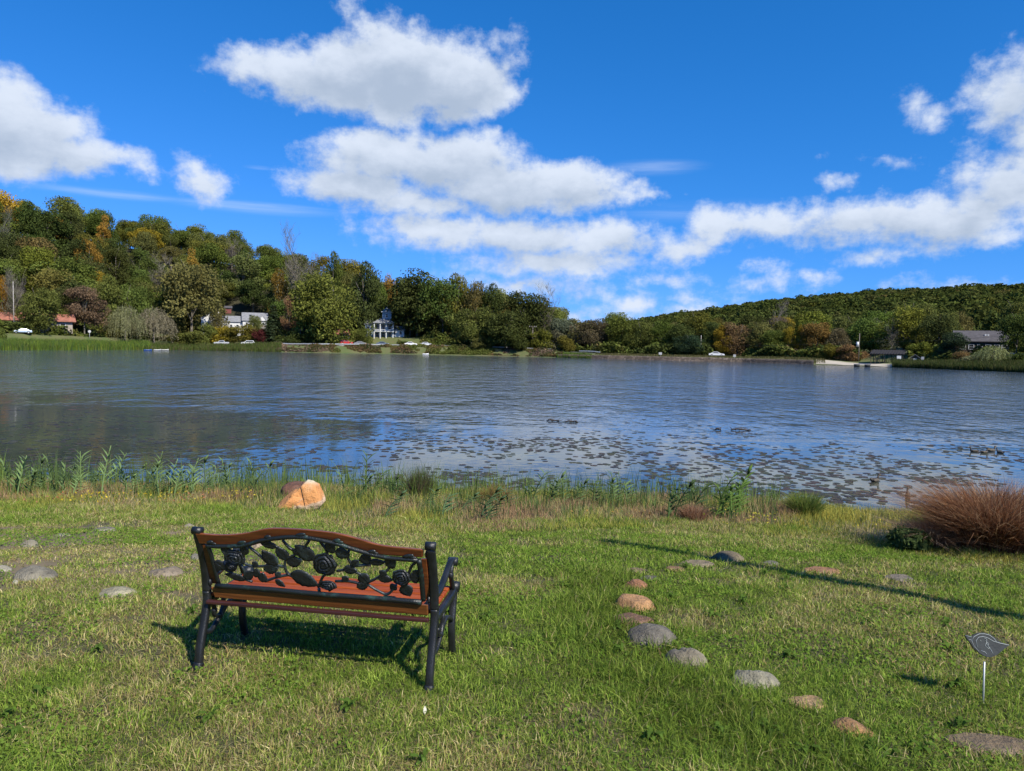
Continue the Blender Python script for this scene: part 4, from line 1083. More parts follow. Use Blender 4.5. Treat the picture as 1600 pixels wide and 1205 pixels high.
scrub('undergrowth', -120, 335, 15, 62, 60000, 2.2, [CO['dark'], CO['green'], CO['olive'], CO['yolive'], CO['brown']], [4, 4, 2, 1, 1], 'undergrowth beneath the trees on the left slope', .7, .12)
scrub('undergrowth', 425, 570, 16, 60, 42000, 2.4, [CO['dark'], CO['green'], CO['olive'], CO['tan']], [4, 3, 2, .5], 'undergrowth beneath the trees behind the guardrail', .6, .14)
scrub('undergrowth', 622, 880, 17, 60, 52000, 2.2, [CO['dark'], CO['green'], CO['olive'], CO['brown']], [4, 3, 2, 1], 'undergrowth beneath the broad dark trees', .6, .14)
scrub('undergrowth', 870, 1345, 15.5, 62, 80000, 2.8, [CO['dark'], CO['green'], CO['olive'], CO['brown'], CO['tan']], [4, 3, 2, 2, .7], 'undergrowth behind the dam road', .6, .12)
scrub('undergrowth', 1420, 1700, 13, 60, 50000, 2.8, [CO['dark'], CO['green'], CO['olive'], CO['yolive']], [4, 3, 2, 1], 'undergrowth around the grey roofed house', .6, .14)

# ------------------------------------------------------------------ stones and boulders
def rock_mat():
    m, nt, b = mat("field_stone"); k = NT(nt); tc = k.n('ShaderNodeTexCoord').outputs['Object']
    oc = k.n('ShaderNodeObjectInfo').outputs['Color']
    f1 = k.noise(tc, 5, 5, .65); f2 = k.noise(tc, 26, 4, .7); f3 = k.noise(tc, 2.2, 3, .5)
    c = k.n('ShaderNodeVectorMath', {'operation': 'SCALE'}, i0=oc); k.link(k.mapr(f1, .3, .7, .42, 1.0), c.inputs['Scale'])
    c = k.mix(k.mapr(f3, .52, .66, 0, .2), c.outputs[0], (.20, .185, .155)); f4 = k.noise(tc, 70, 3, .7); c = k.mix(k.mapr(f2, .54, .70, 0, .8), c, (.045, .04, .034)); c = k.mix(k.mapr(f4, .58, .72, 0, .3), c, (.32, .30, .26))
    k.link(c, b.inputs['Base Color']); b.inputs['Roughness'].default_value = .95
    bump(k, b, k.math('ADD', f2, k.math('MULTIPLY_ADD', f1, 1.8, f4)), 1.0, .02); return m
ROCK = rock_mat()
def boulder_mat():
    m, nt, b = mat("orange_boulder"); k = NT(nt); tc = k.n('ShaderNodeTexCoord').outputs['Object']; s = k.n('ShaderNodeSeparateXYZ', None, Vector=tc)
    f1 = k.noise(tc, 7, 5, .65); f2 = k.noise(tc, 30, 4, .7); f3 = k.noise(tc, 3, 3, .5)
    orange = k.mix(f1, (.44, .16, .045), (.68, .34, .12)); pale = k.mix(f2, (.36, .31, .21), (.76, .67, .47))
    hgt = k.math('ADD', s.outputs[2], k.math('MULTIPLY_ADD', f3, .42, -.21)); hgt = k.math('ADD', hgt, k.math('MULTIPLY', s.outputs[0], -.25))
    top = k.mapr(hgt, .15, .30); c = k.mix(top, orange, pale); low = k.mapr(hgt, -.02, -.10); c = k.mix(low, c, (.50, .36, .24))
    c = k.mix(k.mapr(f2, .60, .74, 0, .65), c, (.10, .08, .06))
    k.link(c, b.inputs['Base Color']); b.inputs['Roughness'].default_value = .88
    bump(k, b, k.math('ADD', f2, k.math('MULTIPLY', f1, 2.0)), .8, .02); return m
def rock_mesh(seed, rx, ry, rz, flat=.0, facets=6, groove=False, cut=None, sub=4):
    rg = np.random.default_rng(seed); bm = bmesh.new(); bmesh.ops.create_icosphere(bm, subdivisions=sub, radius=1)
    pl = [(Vector(rg.normal(0, 1, 3)).normalized(), rg.uniform(.74, .95)) for _ in range(facets)]
    if flat: pl.append((Vector((.1*rg.normal(), .1*rg.normal(), 1)).normalized(), flat))
    if cut: pl += [(Vector(a).normalized(), d) for a, d in cut]
    for v in bm.verts:
        p = v.co.copy()
        for n, d in pl:
            q = p.dot(n)
            if q > d: p -= n*(q-d)*.88
        a = p*2.1+Vector((seed, 0, 0)); f = fbm(np.array([a.x+a.z*.7]), np.array([a.y-a.z*.6]), seed, 4)[0]-.5
        p *= 1+.28*f
        if groove:
            g1 = math.exp(-((p.x+.25+.12*math.sin(p.z*4))/.07)**2)+.6*math.exp(-((p.x-.1)/.06)**2); p *= 1-.16*g1
        v.co = Vector((p.x*rx, p.y*ry, p.z*rz))
    me = bpy.data.meshes.new('stone'); bm.to_mesh(me); bm.free(); me.polygons.foreach_set('use_smooth', [True]*len(me.polygons)); return me
STONES = []  # (x, y, rx, ry) footprints kept free of blades
def stone(px, py, w, h, c, label, seed, flat=.0, groove=False, name='stone', group='stones of the ring on the lawn', depth=.8, cut=None, sinkf=.45, rz=None, facets=6):
    x, y, z = G(px, py+h*.32); dist = y; rx = w/FPX*dist/2*1.2; ry = rx*depth
    hh = h/FPX*dist; ang_ = CAMZ-z; ang_ = math.atan2(ang_, dist); rzz = max(.035, (hh-2*ry*math.sin(ang_)*.55)/math.cos(ang_)*.95)
    rzz = min(rzz, rx*1.1)
    y += ry*.4; z = tz(x, y)
    o = obj(name, rock_mesh(seed, rx, ry, rzz*1.25, flat, groove=groove, cut=cut, facets=facets), ROCK); o.location = (x, y, z-rzz*.30)
    o.rotation_euler.z = random.uniform(-.4, .4) if rz is None else rz; kf = .95 if group != 'stones of the ring on the lawn' else 1.4; o.color = (c[0]*kf, c[1]*kf*.96, c[2]*kf*.78, 1); tag(o, label, 'stone', group); STONES.append((x, y, rx, ry))
    return o
g1 = 'stones of the ring on the lawn'; g2 = 'stones sunk in the worn lawn'
stone(1140, 870, 46, 20, (.17, .14, .10), 'brown grey stone at the far end of the stone curve where the long shadow passes', 1)
stone(1094, 881, 50, 12, (.27, .22, .16), 'flat tan stone left of the brown grey end stone', 2, .6)
stone(1056, 889, 30, 9, (.28, .17, .10), 'small orange brown stone left of the flat tan stone', 3, .7)
stone(996, 893, 40, 12, (.25, .17, .13), 'flat pinkish brown stone at the top left of the stone curve', 4, .6)
stone(1016, 904, 32, 10, (.17, .16, .15), 'small grey stone just behind the small orange stone', 5, .6)
stone(995, 914, 36, 20, (.30, .15, .09), 'small orange red stone on the stone curve', 6)
stone(993, 944, 60, 34, (.42, .24, .13), 'big orange tan stone, largest on the stone curve', 7, .75)
stone(992, 968, 62, 24, (.20, .11, .08), 'dark reddish stone touching the big orange tan one', 8, .7)
stone(1022, 996, 72, 40, (.15, .14, .135), 'smooth dark grey rounded stone', 9, facets=2)
stone(1076, 1031, 62, 40, (.21, .19, .165), 'rough grey stone with deep grooves', 10, groove=True)
stone(1183, 1063, 66, 36, (.27, .26, .225), 'light grey domed stone right of the grooved stone', 11, facets=3)
stone(1262, 1097, 60, 30, (.42, .28, .17), 'angular tan stone with a flat pale top', 12, .5, cut=[((-.3, -1, .3), .6)])
stone(1336, 1139, 60, 32, (.33, .19, .10), 'orange brown domed stone nearest the picture bottom', 13, facets=3)
stone(1560, 1166, 125, 36, (.20, .15, .105), 'long flat brown stone below the leaf shaped plaque', 14, .6, depth=.5, rz=-.12)
stone(1290, 893, 52, 9, (.36, .19, .11), 'flat orange stone lying under the long shadow', 15, .7)
stone(1205, 881, 28, 7, (.2, .19, .17), 'small grey stone right of the brown grey end stone', 16, .7)
stone(1413, 903, 46, 12, (.22, .19, .17), 'low grey stone farthest right behind the long shadow', 17, .6)
stone(95, 836, 20, 5, (.50, .47, .40), 'small pale flat stone at the top of the worn patch', 21, .6, group=g2)
stone(43, 850, 24, 15, (.36, .34, .30), 'small grey pointed stone at the left of the worn patch', 22, group=g2)
stone(160, 827, 32, 8, (.34, .32, .28), 'low grey stone flush with the grass behind the worn patch', 23, .7, group=g2)
stone(2, 889, 22, 13, (.48, .46, .42), 'pale stone cut by the left edge of the picture', 24, group=g2)
stone(47, 896, 62, 28, (.32, .30, .27), 'big grey domed stone in the worn lawn on the left', 25, facets=3, group=g2)
stone(23, 911, 9, 7, (.60, .58, .54), 'tiny whitish pebble in front of the big grey domed stone', 26, group=g2)
stone(178, 925, 56, 20, (.50, .47, .37), 'long pale cream stone half covered by grass', 27, group=g2, rz=.2)
stone(255, 893, 46, 22, (.36, .30, .26), 'pinkish grey stone between the cream stone and the bench', 28, group=g2)
stone(306, 871, 20, 15, (.32, .31, .30), 'small grey stone peeping out left of the bench back', 29, group=g2)
stone(294, 822, 14, 5, (.42, .38, .34), 'tiny stone just left of the bench post top', 30, group=g2)
stone(400, 851, 24, 18, (.46, .38, .34), 'pale pinkish stone seen through the bench back', 31, group=g2)
# the split boulder at the shore
x, y, z = G(472, 799); s_ = y/FPX
b1 = obj('boulder', rock_mesh(41, 34*s_*1.05, .26, 33*s_, facets=2, cut=[((.1, -1, .25), .80), ((-.8, 0, .75), .66), ((.9, -.1, .35), .80), ((.55, 0, -.6), .8)], sub=5), None)
b1.data.materials.append(boulder_mat()); b1.scale = (.86, .86, .86); b1.location = (x+.0, y+.25, z+15*s_); tag(b1, 'large orange and white boulder with a dark crack at the shore', 'boulder')
b2 = obj('stone_slab', rock_mesh(43, 40*s_, .24, 20*s_, facets=4, cut=[((-.55, -.3, .8), .45)]), b1.data.materials[0], b1); b2.location = (-30*s_, -.04, -9*s_); b2.rotation_euler.y = -.45
bb = MB(); pts = [(-.06, -.262, .30), (-.03, -.275, .20), (.0, -.275, .10), (.025, -.268, .0), (.05, -.255, -.12), (.055, -.25, -.16)]
dx_ = 1
def surf(me, px_, pz_):
    best = None
    for v in me.vertices:
        d = (v.co.x-px_)**2+(v.co.z-pz_)**2
        if v.co.y < 0 and (best is None or d < best[0]): best = (d, v.co.y)
    return best[1]
cr = [Vector((a, surf(b1.data, a, c)+.002, c)) for a, c in ((-.07, .26), (-.055, .2), (-.03, .12), (-.01, .04), (.015, -.05), (.03, -.12), (.04, -.17))]
bb.tube(cr, [.004, .009, .008, .009, .008, .01, .006], 6); cr2 = [Vector((a, surf(b1.data, a, c)+.002, c)) for a, c in ((-.02, -.155), (.04, -.17), (.1, -.17), (.15, -.14))]; bb.tube(cr2, [.004, .008, .009, .004], 6)
bb.build('crack', simple('crack_dark', (.03, .02, .015), 1), b1)
x2, y2, z2 = G(436, 790); b3 = obj('boulder', rock_mesh(42, 34*s_, .3, 24*s_, .8), ROCK); b3.location = (x2-.02, y2+1.0, tz(x2, y2+1.0)+12*s_); b3.color = (.22, .10, .06, 1)
tag(b3, 'reddish brown boulder behind the cracked orange boulder', 'boulder')
STONES += [(x+.1, y+.1, .36, .25), (x-.3, y, .3, .2)]

# ------------------------------------------------------------------ lawn
def near_stone(x, y, grow=1.0):
    m = np.zeros(len(x), bool)
    for sx_, sy_, rx, ry in STONES: m |= ((x-sx_)/(rx*grow))**2+((y-sy_)/(ry*grow))**2 < .8
    return m
# the taller uncut strip along the stone curve, through picture points
STRIP = [G(*p)[:2] for p in ((935, 905), (940, 960), (960, 1010), (1010, 1060), (1090, 1105), (1180, 1150), (1290, 1200), (1370, 1260))]
def strip_dist(x, y):
    d = np.full(len(x), 9.)
    for (ax, ay), (bx, by) in zip(STRIP[:-1], STRIP[1:]):
        vx, vy = bx-ax, by-ay; t = np.clip(((x-ax)*vx+(y-ay)*vy)/(vx*vx+vy*vy), 0, 1); d = np.minimum(d, np.hypot(x-ax-t*vx, y-ay-t*vy))
    return d
def lawn(name, y0, y1, dens, wd, seed, hm=.042):
    rg = np.random.default_rng(seed); area = .78*(y1**2-y0**2)+2*1.9*(y1-y0); n = int(area*dens)
    y = np.sqrt(y0**2+(y1**2-y0**2)*rg.random(n)); x = (rg.random(n)*2-1)*(.78*y+1.9)
    keep = ~near_stone(x, y, .70); x, y = x[keep], y[keep]
    edge = lawn_edge(x); tall = sstep(-.5, .6, y-edge); kk = (y < edge+.5); x, y, edge, tall = x[kk], y[kk], edge[kk], tall[kk]
    sd = strip_dist(x, y); st = np.clip(1.25-sd/.42, 0, 1)
    left = sstep(-.8, -2.6, x)*sstep(4.4, 5.4, y)*(1-sstep(7.4, 8.6, y))
    pat = fbm(x*.8, y*1.1, 31); p2 = fbm(x*2.6, y*3.2, 37, 3); p3 = fbm(x*7, y*7, 41, 2)
    dry = np.clip((pat-.5)*2.6+(p2-.5)*1.9+.36+.55*left-.9*st-.22*sstep(1.6, .3, np.abs(x-.4-.0*y)), 0, 1)
    bald = np.clip(.25+(p2-.48)*5, 0, 1)*left*.7+np.clip((p2-.60)*5, 0, .5); keep = rg.random(len(x)) > bald
    x, y, dry, p3, st, tall, p2, left = [a[keep] for a in (x, y, dry, p3, st, tall, p2, left)]; n = len(x)
    z = terrain(x, y)-.004
    H = hm*rg.uniform(.5, 1.35, n)*(.45+1.1*p3)*(1+.85*st)*(1-.35*left)*(1+1.0*tall)
    u = rg.random(n)
    g = np.array([(.150, .250, .032), (.215, .320, .042), (.30, .385, .072), (.070, .130, .022)])[rg.integers(0, 4, n)]
    s = np.array([(.56, .48, .24), (.46, .38, .17), (.42, .40, .12), (.30, .21, .10)])[rg.integers(0, 4, n)]
    isdry = (u < .06+.55*dry)[:, None]; C = np.where(isdry, s, g)
    mid = np.clip(.25+.6*dry, 0, 1)[:, None]; C = np.where(isdry, C, C*(1-mid*.45)+np.array([.30, .34, .075])*mid*.45)
    C *= np.clip(rg.normal(1, .17, (n, 1)), .45, 1.6)*(1-.20*st[:, None])*(.72+.56*p3[:, None])  # strip blades also darkened in colour, standing in for the tall grass's self-shadow
    o = obj(name, blades_mesh(name, np.stack([x, y, z], -1), H, np.full(n, wd)*rg.uniform(.7, 1.3, n), C, rg, 1.15, 2, .2), BLADE); tag(o, 'mown lawn with green and straw coloured blades', 'grass', kind='stuff')
EDGE_X = []; EDGE_Y = []
for px, py in ((-60, 792), (0, 795), (100, 800), (220, 800), (330, 800), (450, 808), (560, 820), (680, 828), (800, 826), (930, 822), (1050, 822), (1200, 832), (1330, 842), (1420, 858), (1500, 868), (1620, 872)):
    a = G(px, py); EDGE_X.append(a[0]); EDGE_Y.append(a[1])
oi = np.argsort(EDGE_X); EDGE_X = np.array(EDGE_X)[oi]; EDGE_Y = np.array(EDGE_Y)[oi]
def lawn_edge(x): return np.interp(x, EDGE_X, EDGE_Y)
lawn('lawn_grass', 2.1, 3.9, 15000, .0042, 1); lawn('lawn_grass', 3.9, 5.6, 9500, .0052, 2); lawn('lawn_grass', 5.6, 10.0, 6200, .0068, 3)
# broad leaved weeds and clover in the lawn
def weeds():
    rg = np.random.default_rng(61); P = []; N = []; C = []; S = []
    n = 120000; y = np.sqrt(2.2**2+(8.2**2-2.2**2)*rg.random(n)); x = (rg.random(n)*2-1)*(.78*y+1.6)
    f = fbm(x*1.5, y*1.9, 71, 3); left = sstep(-.8, -2.6, x)*sstep(4.2, 5, y); keep = (f+.10*left+.07*(strip_dist(x, y) < .4) > .585) & ~near_stone(x, y); x, y = x[keep], y[keep]
    z = terrain(x, y)+rg.uniform(.008, .034, len(x)); c = np.array([(.11, .20, .025), (.15, .24, .035), (.18, .27, .045)])[rg.integers(0, 3, len(x))]
    V1, F1 = leaf_cards(np.stack([x, y, z], -1), np.tile([0, -.2, 1.], (len(x), 1)), .0155, rg, 1.25, .45); C1 = c
    # dandelion rosettes
    Vs = [V1]; Cs = [np.repeat(c, 4, 0)]; k_ = 0
    cen = [G(*p)[:2] for p in ((1490, 1075), (1420, 965), (1120, 1150), (1200, 1150), (1440, 1175), (1350, 1175), (960, 985), (1480, 980), (545, 1110), (330, 1130), (700, 960), (1260, 1180), (1390, 1190), (300, 960), (1500, 1140), (120, 965), (880, 920))]
    for cx, cy_ in cen+[(rg.uniform(-3, 3), rg.uniform(2.9, 6.5)) for _ in range(34)]:
        for j in range(rg.integers(7, 12)):
            a = rg.random()*6.283; ln = rg.uniform(.03, .07); w = ln*.17; zc = tz(cx, cy_)
            ca, sa = math.cos(a), math.sin(a); up = rg.uniform(.015, .05)
            pts = [(0, .25, 0), (.35, 1, up*.9), (.75, .9, up), (1.0, 0.02, up*.5)]
            for (t0, w0, z0_), (t1_, w1, z1_) in zip(pts[:-1], pts[1:]):
                q = []
                for t_, ww, zz, sg in ((t0, w0, z0_, -1), (t0, w0, z0_, 1), (t1_, w1, z1_, 1), (t1_, w1, z1_, -1)):
                    q.append((cx+ca*ln*t_-sa*w*ww*sg, cy_+sa*ln*t_+ca*w*ww*sg, zc+.008+zz))
                Vs.append(np.array(q)); Cs.append(np.tile(np.array([.10, .17, .03])*rg.normal(1, .1), (4, 1)))
    V = np.vstack(Vs); F = np.arange(len(V)).reshape(-1, 4); C = np.vstack(Cs)
    o = obj('lawn_weeds', np_mesh('lawn_weeds', V, [F], {'tint': ('FLOAT', np.full(len(V), .5)), 'hue': ('FLOAT_COLOR', np.concatenate([C, np.ones((len(C), 1))], 1))}), BLADE)
    tag(o, 'clover and broad leaved weeds growing in the lawn', 'weeds', kind='stuff')
weeds()

# ------------------------------------------------------------------ rough growth between lawn and water
def to_px(x, y, z):
    d = np.stack([x, y, z-CAMZ], -1); f = d@np.array(Fv); return 800+FPX*(d@np.array(Rv))/f, 602.5-FPX*(d@np.array(Uv))/f
def rough(name, x0, x1, n, h0, h1, wd, cols, pr, seed, label, a0=-.06, a1=1.0, lean=.3, cl=1.5, thr=.0, jit=.22):
    """a0..a1: from the lawn edge (0) to the water edge (1)"""
    rg = np.random.default_rng(seed); x = x0+(x1-x0)*rg.random(n); e = lawn_edge(x*1.0); yw = y_water(x*1.0)
    u = a0+(a1-a0)*rg.random(n); y = e+u*(yw-e); xs = x*y/np.maximum(e, 1)
    x = xs; yw = y_water(x); z = terrain(x, y); f = fbm(x*cl, y*cl, seed+3, 3); keep = (f > thr) & (z > -.12) & ~near_stone(x, y); x, y, z, f, u = x[keep], y[keep], z[keep], f[keep], u[keep]; n = len(x)
    cs = np.cumsum(pr)/sum(pr); g_ = np.clip((fbm(x*.9+9, y*.7, seed+9, 3)-.28)*2.2+rg.normal(0, jit, n), 0, .999)
    C = np.clip(np.array(cols)[np.clip(np.searchsorted(cs, g_), 0, len(cols)-1)]*rg.normal(1, .16, (n, 1)), .004, 1)
    H = rg.uniform(h0, h1, n)*(.25+.9*f)*(.35+.65*sstep(a0, a0+.5, u))*(1-.4*sstep(.6, 1., u))
    o = obj(name, blades_mesh(name, np.stack([x, y, z-.01], -1), H, np.full(n, wd), C, rg, lean, 3, .35), BLADE); tag(o, label, 'grass', kind='stuff')
YG = (.36, .35, .075); GR = (.15, .215, .050); PK = (.36, .24, .13); ST = (.44, .36, .18); DG = (.07, .12, .042); GO = (.40, .33, .065)
rough('rough_grass', -10.5, -1.4, 70000, .10, .34, .008, [YG, GR, ST, GO, PK], [3, 4, 3, 1.2, 1.2], 81, 'tall yellow green grass at the left part of the bank')
rough('rough_grass', -1.6, 3.4, 70000, .10, .38, .008, [YG, GR, ST, PK, PK], [3, 2.2, 2.5, 2.4, 1], 82, 'tall grass with pinkish dry stems behind the bench')
rough('rough_grass', 3.2, 10.5, 60000, .12, .32, .008, [YG, GO, GR, YG, ST], [3, 2.4, 2, 2, 1], 83, 'tall yellow grass at the right part of the bank', a1=.8)
rough('sedge', -9, -1.2, 7000, .45, 1.15, .013, [GR, DG, (.12, .18, .06)], [3, 2, 2], 84, 'green sedge standing at the left water edge', .25, 1.02, .14, 2.6, .50)
rough('sedge', -1.2, 3.2, 6000, .4, .95, .012, [GR, DG, (.12, .18, .06)], [3, 2, 2], 85, 'green sedge standing in the bank behind the bench', .1, 1.0, .14, 2.8, .52)

def wildflowers():
    rg = np.random.default_rng(8); Ps = []; Cs = []
    for px, py, w, n, c in ((150, 792, 60, 500, (.55, .42, .04)), (240, 790, 40, 300, (.50, .40, .05)), (360, 786, 60, 500, (.55, .44, .05)), (90, 792, 30, 200, (.32, .14, .06)), (285, 790, 60, 350, (.36, .15, .08)), (30, 795, 40, 200, (.3, .16, .08)), (1400, 838, 60, 400, (.42, .36, .05)), (1180, 826, 80, 500, (.40, .36, .05)), (975, 820, 80, 350, (.42, .26, .08)), (330, 776, 60, 200, (.30, .12, .07))):
        x, y, z = G(px, py); W_ = w/FPX*y; n = n//6; X = x+rg.normal(0, W_*.45, n); Y = y+.2+rg.normal(0, .22, n); Z = terrain(X, Y)+rg.uniform(.04, .20, n)
        Ps.append(np.stack([X, Y, Z], -1)); Cs.append(np.array(c)*rg.normal(1, .25, (n, 1)))
    P = np.vstack(Ps); C = np.clip(np.vstack(Cs), .01, 1); V, F = leaf_cards(P, np.tile([0, -.3, 1.], (len(P), 1)), .022, rg)
    o = obj('wildflowers', np_mesh('wildflowers', V, [F], {'tint': ('FLOAT', np.full(len(V), .5)), 'hue': ('FLOAT_COLOR', np.repeat(np.concatenate([C, np.ones((len(C), 1))], 1), 4, 0))}), BLADE); tag(o, 'yellow and rusty wildflowers scattered through the bank grass', 'flowers', kind='stuff')
wildflowers()

# individual reeds with leaning leaves
def reed_mesh(seed, plume=False):
    rg = random.Random(seed); b = MB(); h = 1.0; lx = rg.uniform(-.10, .22)
    def sp(t): return Vector((lx*t*t, .03*math.sin(t*3+seed), t*h))
    b.tube([sp(i/6) for i in range(7)], [.013-.0014*i for i in range(7)], 5)
    for i in range(12):
        t = .26+.058*i*(1+.05*rg.random()); t = min(t, .98); p = sp(t); a = (i % 2)*math.pi+rg.uniform(-.6, .6); L = rg.uniform(.22, .36)*(1.15-.45*t); w = .019
        pts = []; d = Vector((math.cos(a), math.sin(a), 0))
        for k_ in range(6):
            u = k_/5; pts.append((p+d*L*(.42*u+.12*u*u)+Vector((0, 0, L*(.95*u-.30*u*u))), w*(1-u**1.7)*(.5+1.2*min(u*3, 1))))
        s_ = Vector((-d.y, d.x, 0))*.6+Vector((0, 0, .5))
        vs = []
        for q, ww in pts: vs += [q-s_*ww, q+s_*ww]
        b.add(vs, [(2*k_, 2*k_+1, 2*k_+3, 2*k_+2) for k_ in range(5)])
    if plume: b.tube([sp(.97), sp(1.0)+Vector((.02, 0, .10)), sp(1.0)+Vector((.05, 0, .18))], [.012, .02, .004], 6)
    me = b.mesh('reed'); at = me.attributes.new('tint', 'FLOAT', 'POINT'); at.data.foreach_set('value', [random.uniform(.35, .65)]*len(me.vertices)); me.materials.append(LEAF); return me
RM = [reed_mesh(i, i % 3 == 0) for i in range(6)]
def reed(px, topy, basepy, label, group='reeds standing at the near water edge', c=(.17, .25, .095)):
    x, y, z = G(px, basepy); h = z_at(px, topy, math.hypot(x, y))-z
    o = bpy.data.objects.new('reed', random.choice(RM)); link(o); o.location = (x, y, z-.02); o.scale = (max(.9, h)*1.35,)*2+(h/1.05,); o.rotation_euler.z = random.uniform(-.5, .5)+random.choice((0, math.pi))*.0
    f = random.gauss(1, .15); o.color = tuple(v*f for v in c)+(1,); tag(o, label, 'reed', group)
rr = random.Random(5)
for px, ty in ((12, 715), (28, 706), (40, 735), (72, 718), (78, 708), (95, 730), (118, 708), (128, 700), (150, 722), (162, 690), (178, 702), (186, 712), (205, 728), (222, 735), (245, 700), (262, 712), (275, 722), (298, 712), (306, 724), (322, 716), (340, 722), (354, 712), (372, 735), (398, 714), (408, 722), (55, 742), (232, 722), (140, 735), (288, 735), (330, 738), (18, 730), (34, 722), (48, 748), (62, 730), (88, 742), (104, 722), (112, 738), (172, 722), (194, 722), (214, 742), (238, 738), (252, 724), (268, 738), (284, 724), (315, 735), (348, 734), (362, 726), (385, 742), (392, 728), (5, 740), (66, 745), (156, 742), (200, 745)):
    reed(px+rr.uniform(-3, 3), ty, 772+rr.uniform(-6, 8), 'slender green reed in the left reed bed in front of the calm water')
for px, ty in ((538, 735), (560, 742), (574, 702), (580, 728), (600, 745), (612, 752), (635, 748)): reed(px, ty, 785, 'green reed right of the cracked boulder', c=(.13, .20, .07))
for px, ty, bs_ in ((602, 770, 815), (660, 762, 800), (690, 768, 810), (720, 772, 805), (752, 765, 818), (757, 775, 820), (795, 760, 800)): reed(px, ty, bs_, 'short dark reed in the pinkish grass behind the bench', c=(.10, .16, .075))
for px, ty in ((832, 728), (828, 742), (860, 742), (866, 752), (882, 742), (893, 750), (905, 755), (930, 745), (960, 732), (958, 748), (978, 748), (985, 755), (945, 765)): reed(px, ty, 795, 'green reed at the middle of the near water edge', c=(.14, .21, .08))
for px, ty, bs_ in ((1042, 760, 815), (1052, 752, 815), (1066, 770, 812), (1080, 745, 812), (1088, 756, 815), (1100, 775, 810)): reed(px, ty, bs_, 'dark reed left of the three tall leaning reeds', c=(.08, .13, .05))
for px, ty, bs_ in ((1122, 728, 808), (1135, 742, 812), (1150, 734, 812), (1160, 770, 800), (1128, 752, 814), (1143, 760, 815), (1156, 748, 812), (1117, 765, 815)): reed(px, ty, bs_, 'tall leaning reed standing against the lily pads', c=(.14, .23, .055))
# tufts
def tuft(name, px, basepy, topy, wpx, n, wd, cols, label, cat, lean=.5, seed=1, fy=.5, droop=.5, hvar=.45, sq=1.0):
    rg = np.random.default_rng(seed); x, y, z = G(px, basepy); h = z_at(px, topy, math.hypot(x, y))-z; w = wpx/FPX*y
    a = rg.random(n)*6.283; q = np.sqrt(rg.random(n)); dx, dy = np.cos(a)*q, np.sin(a)*q
    bx, by = dx*w*.30, dy*w*.30*fy/.5*.6+w*.18*fy
    P = np.stack([bx, by, terrain(bx+x, by+y)-z-.01], -1); dirs = np.stack([dx+rg.normal(0, .5, n), dy+rg.normal(0, .5, n)], -1)
    H = h*rg.uniform(1-hvar, 1.06, n)*(1-.25*q**2)
    C = pick(rg, n, cols, [1]*len(cols)); o = obj(name, blades_mesh(name, P, H, np.full(n, wd), C, rg, lean*(w/2/h)*.55, 4, droop, dirs), BLADE); o.location = (x, y, z); tag(o, label, cat); return o
tuft('ornamental_grass', 1572, 866, 738, 215, 11000, .008, [(.24, .11, .055), (.32, .17, .09), (.12, .055, .03), (.46, .30, .17), (.26, .12, .06)], 'large reddish brown arching grass clump at the right edge', 'grass clump', .95, 3, .7, .7, .6)
tuft('ornamental_grass', 1466, 858, 796, 110, 2600, .009, [(.55, .42, .28), (.45, .31, .20), (.34, .20, .13)], 'pale tan grass clump on the left side of the reddish one', 'grass clump', 1.1, 4, .7, .5)
tuft('sedge_tuft', 1260, 812, 762, 60, 1500, .011, [(.14, .21, .04), (.16, .22, .05), (.26, .27, .08)], 'rounded green sedge tuft at the water edge', 'grass clump', .75, 5, 1, .6)
tuft('grass_tuft', 1085, 818, 782, 54, 1300, .006, [(.36, .20, .12), (.42, .27, .16), (.24, .13, .08)], 'pinkish dry grass tuft between the dark reeds and the leaning reeds', 'grass clump', .6, 6, 1, .4)
tuft('grass_tuft', 655, 790, 718, 52, 900, .008, [(.09, .13, .035), (.12, .16, .05), (.12, .09, .06)], 'bushy green plant between the boulder and the middle reeds', 'plant', .7, 7, 1, .3)
tuft('grass_tuft', 775, 795, 750, 60, 1200, .007, [(.28, .20, .06), (.30, .16, .08), (.2, .2, .06)], 'reddish yellow tuft at the water behind the bench', 'plant', .8, 8, 1, .3)
def small_bush(px, basepy, topy, wpx, n, c, label, seed):
    rg = np.random.default_rng(seed); x, y, z = G(px, basepy); h = z_at(px, topy, math.hypot(x, y))-z; w = wpx/FPX*y
    t = empty('leafy_bush', (x, y+w*.3, z)); tag(t, label, 'bush')
    d = rg.normal(0, 1, (n, 3)); d /= np.linalg.norm(d, axis=1)[:, None]; q = rg.random(n)[:, None]**.4
    P = d*q*[w/2, w/2.4, h*.52]+[0, 0, h*.48]; V, F = leaf_cards(P, d, .045, rg, 2.0); me = np_mesh('foliage', V, [F], {'tint': ('FLOAT', np.repeat(np.clip(rg.normal(.5, .15, n), 0, 1), 4))}); me.materials.append(LEAF)
    o = obj('foliage', me, None, t); o.color = c+(1,)
    b = MB(); [b.tube([(0, 0, -.02), (random.uniform(-.5, .5)*w*.6, random.uniform(-.3, .3)*w*.6, h*.8)], [.006, .002], 5) for _ in range(9)]; k_ = b.build('stem', BARK, t); k_.color = (.12, .1, .06, 1)
small_bush(1432, 864, 832, 66, 1500, (.09, .13, .045), 'dark green leafy bush in front of the pale tan grass clump', 5)

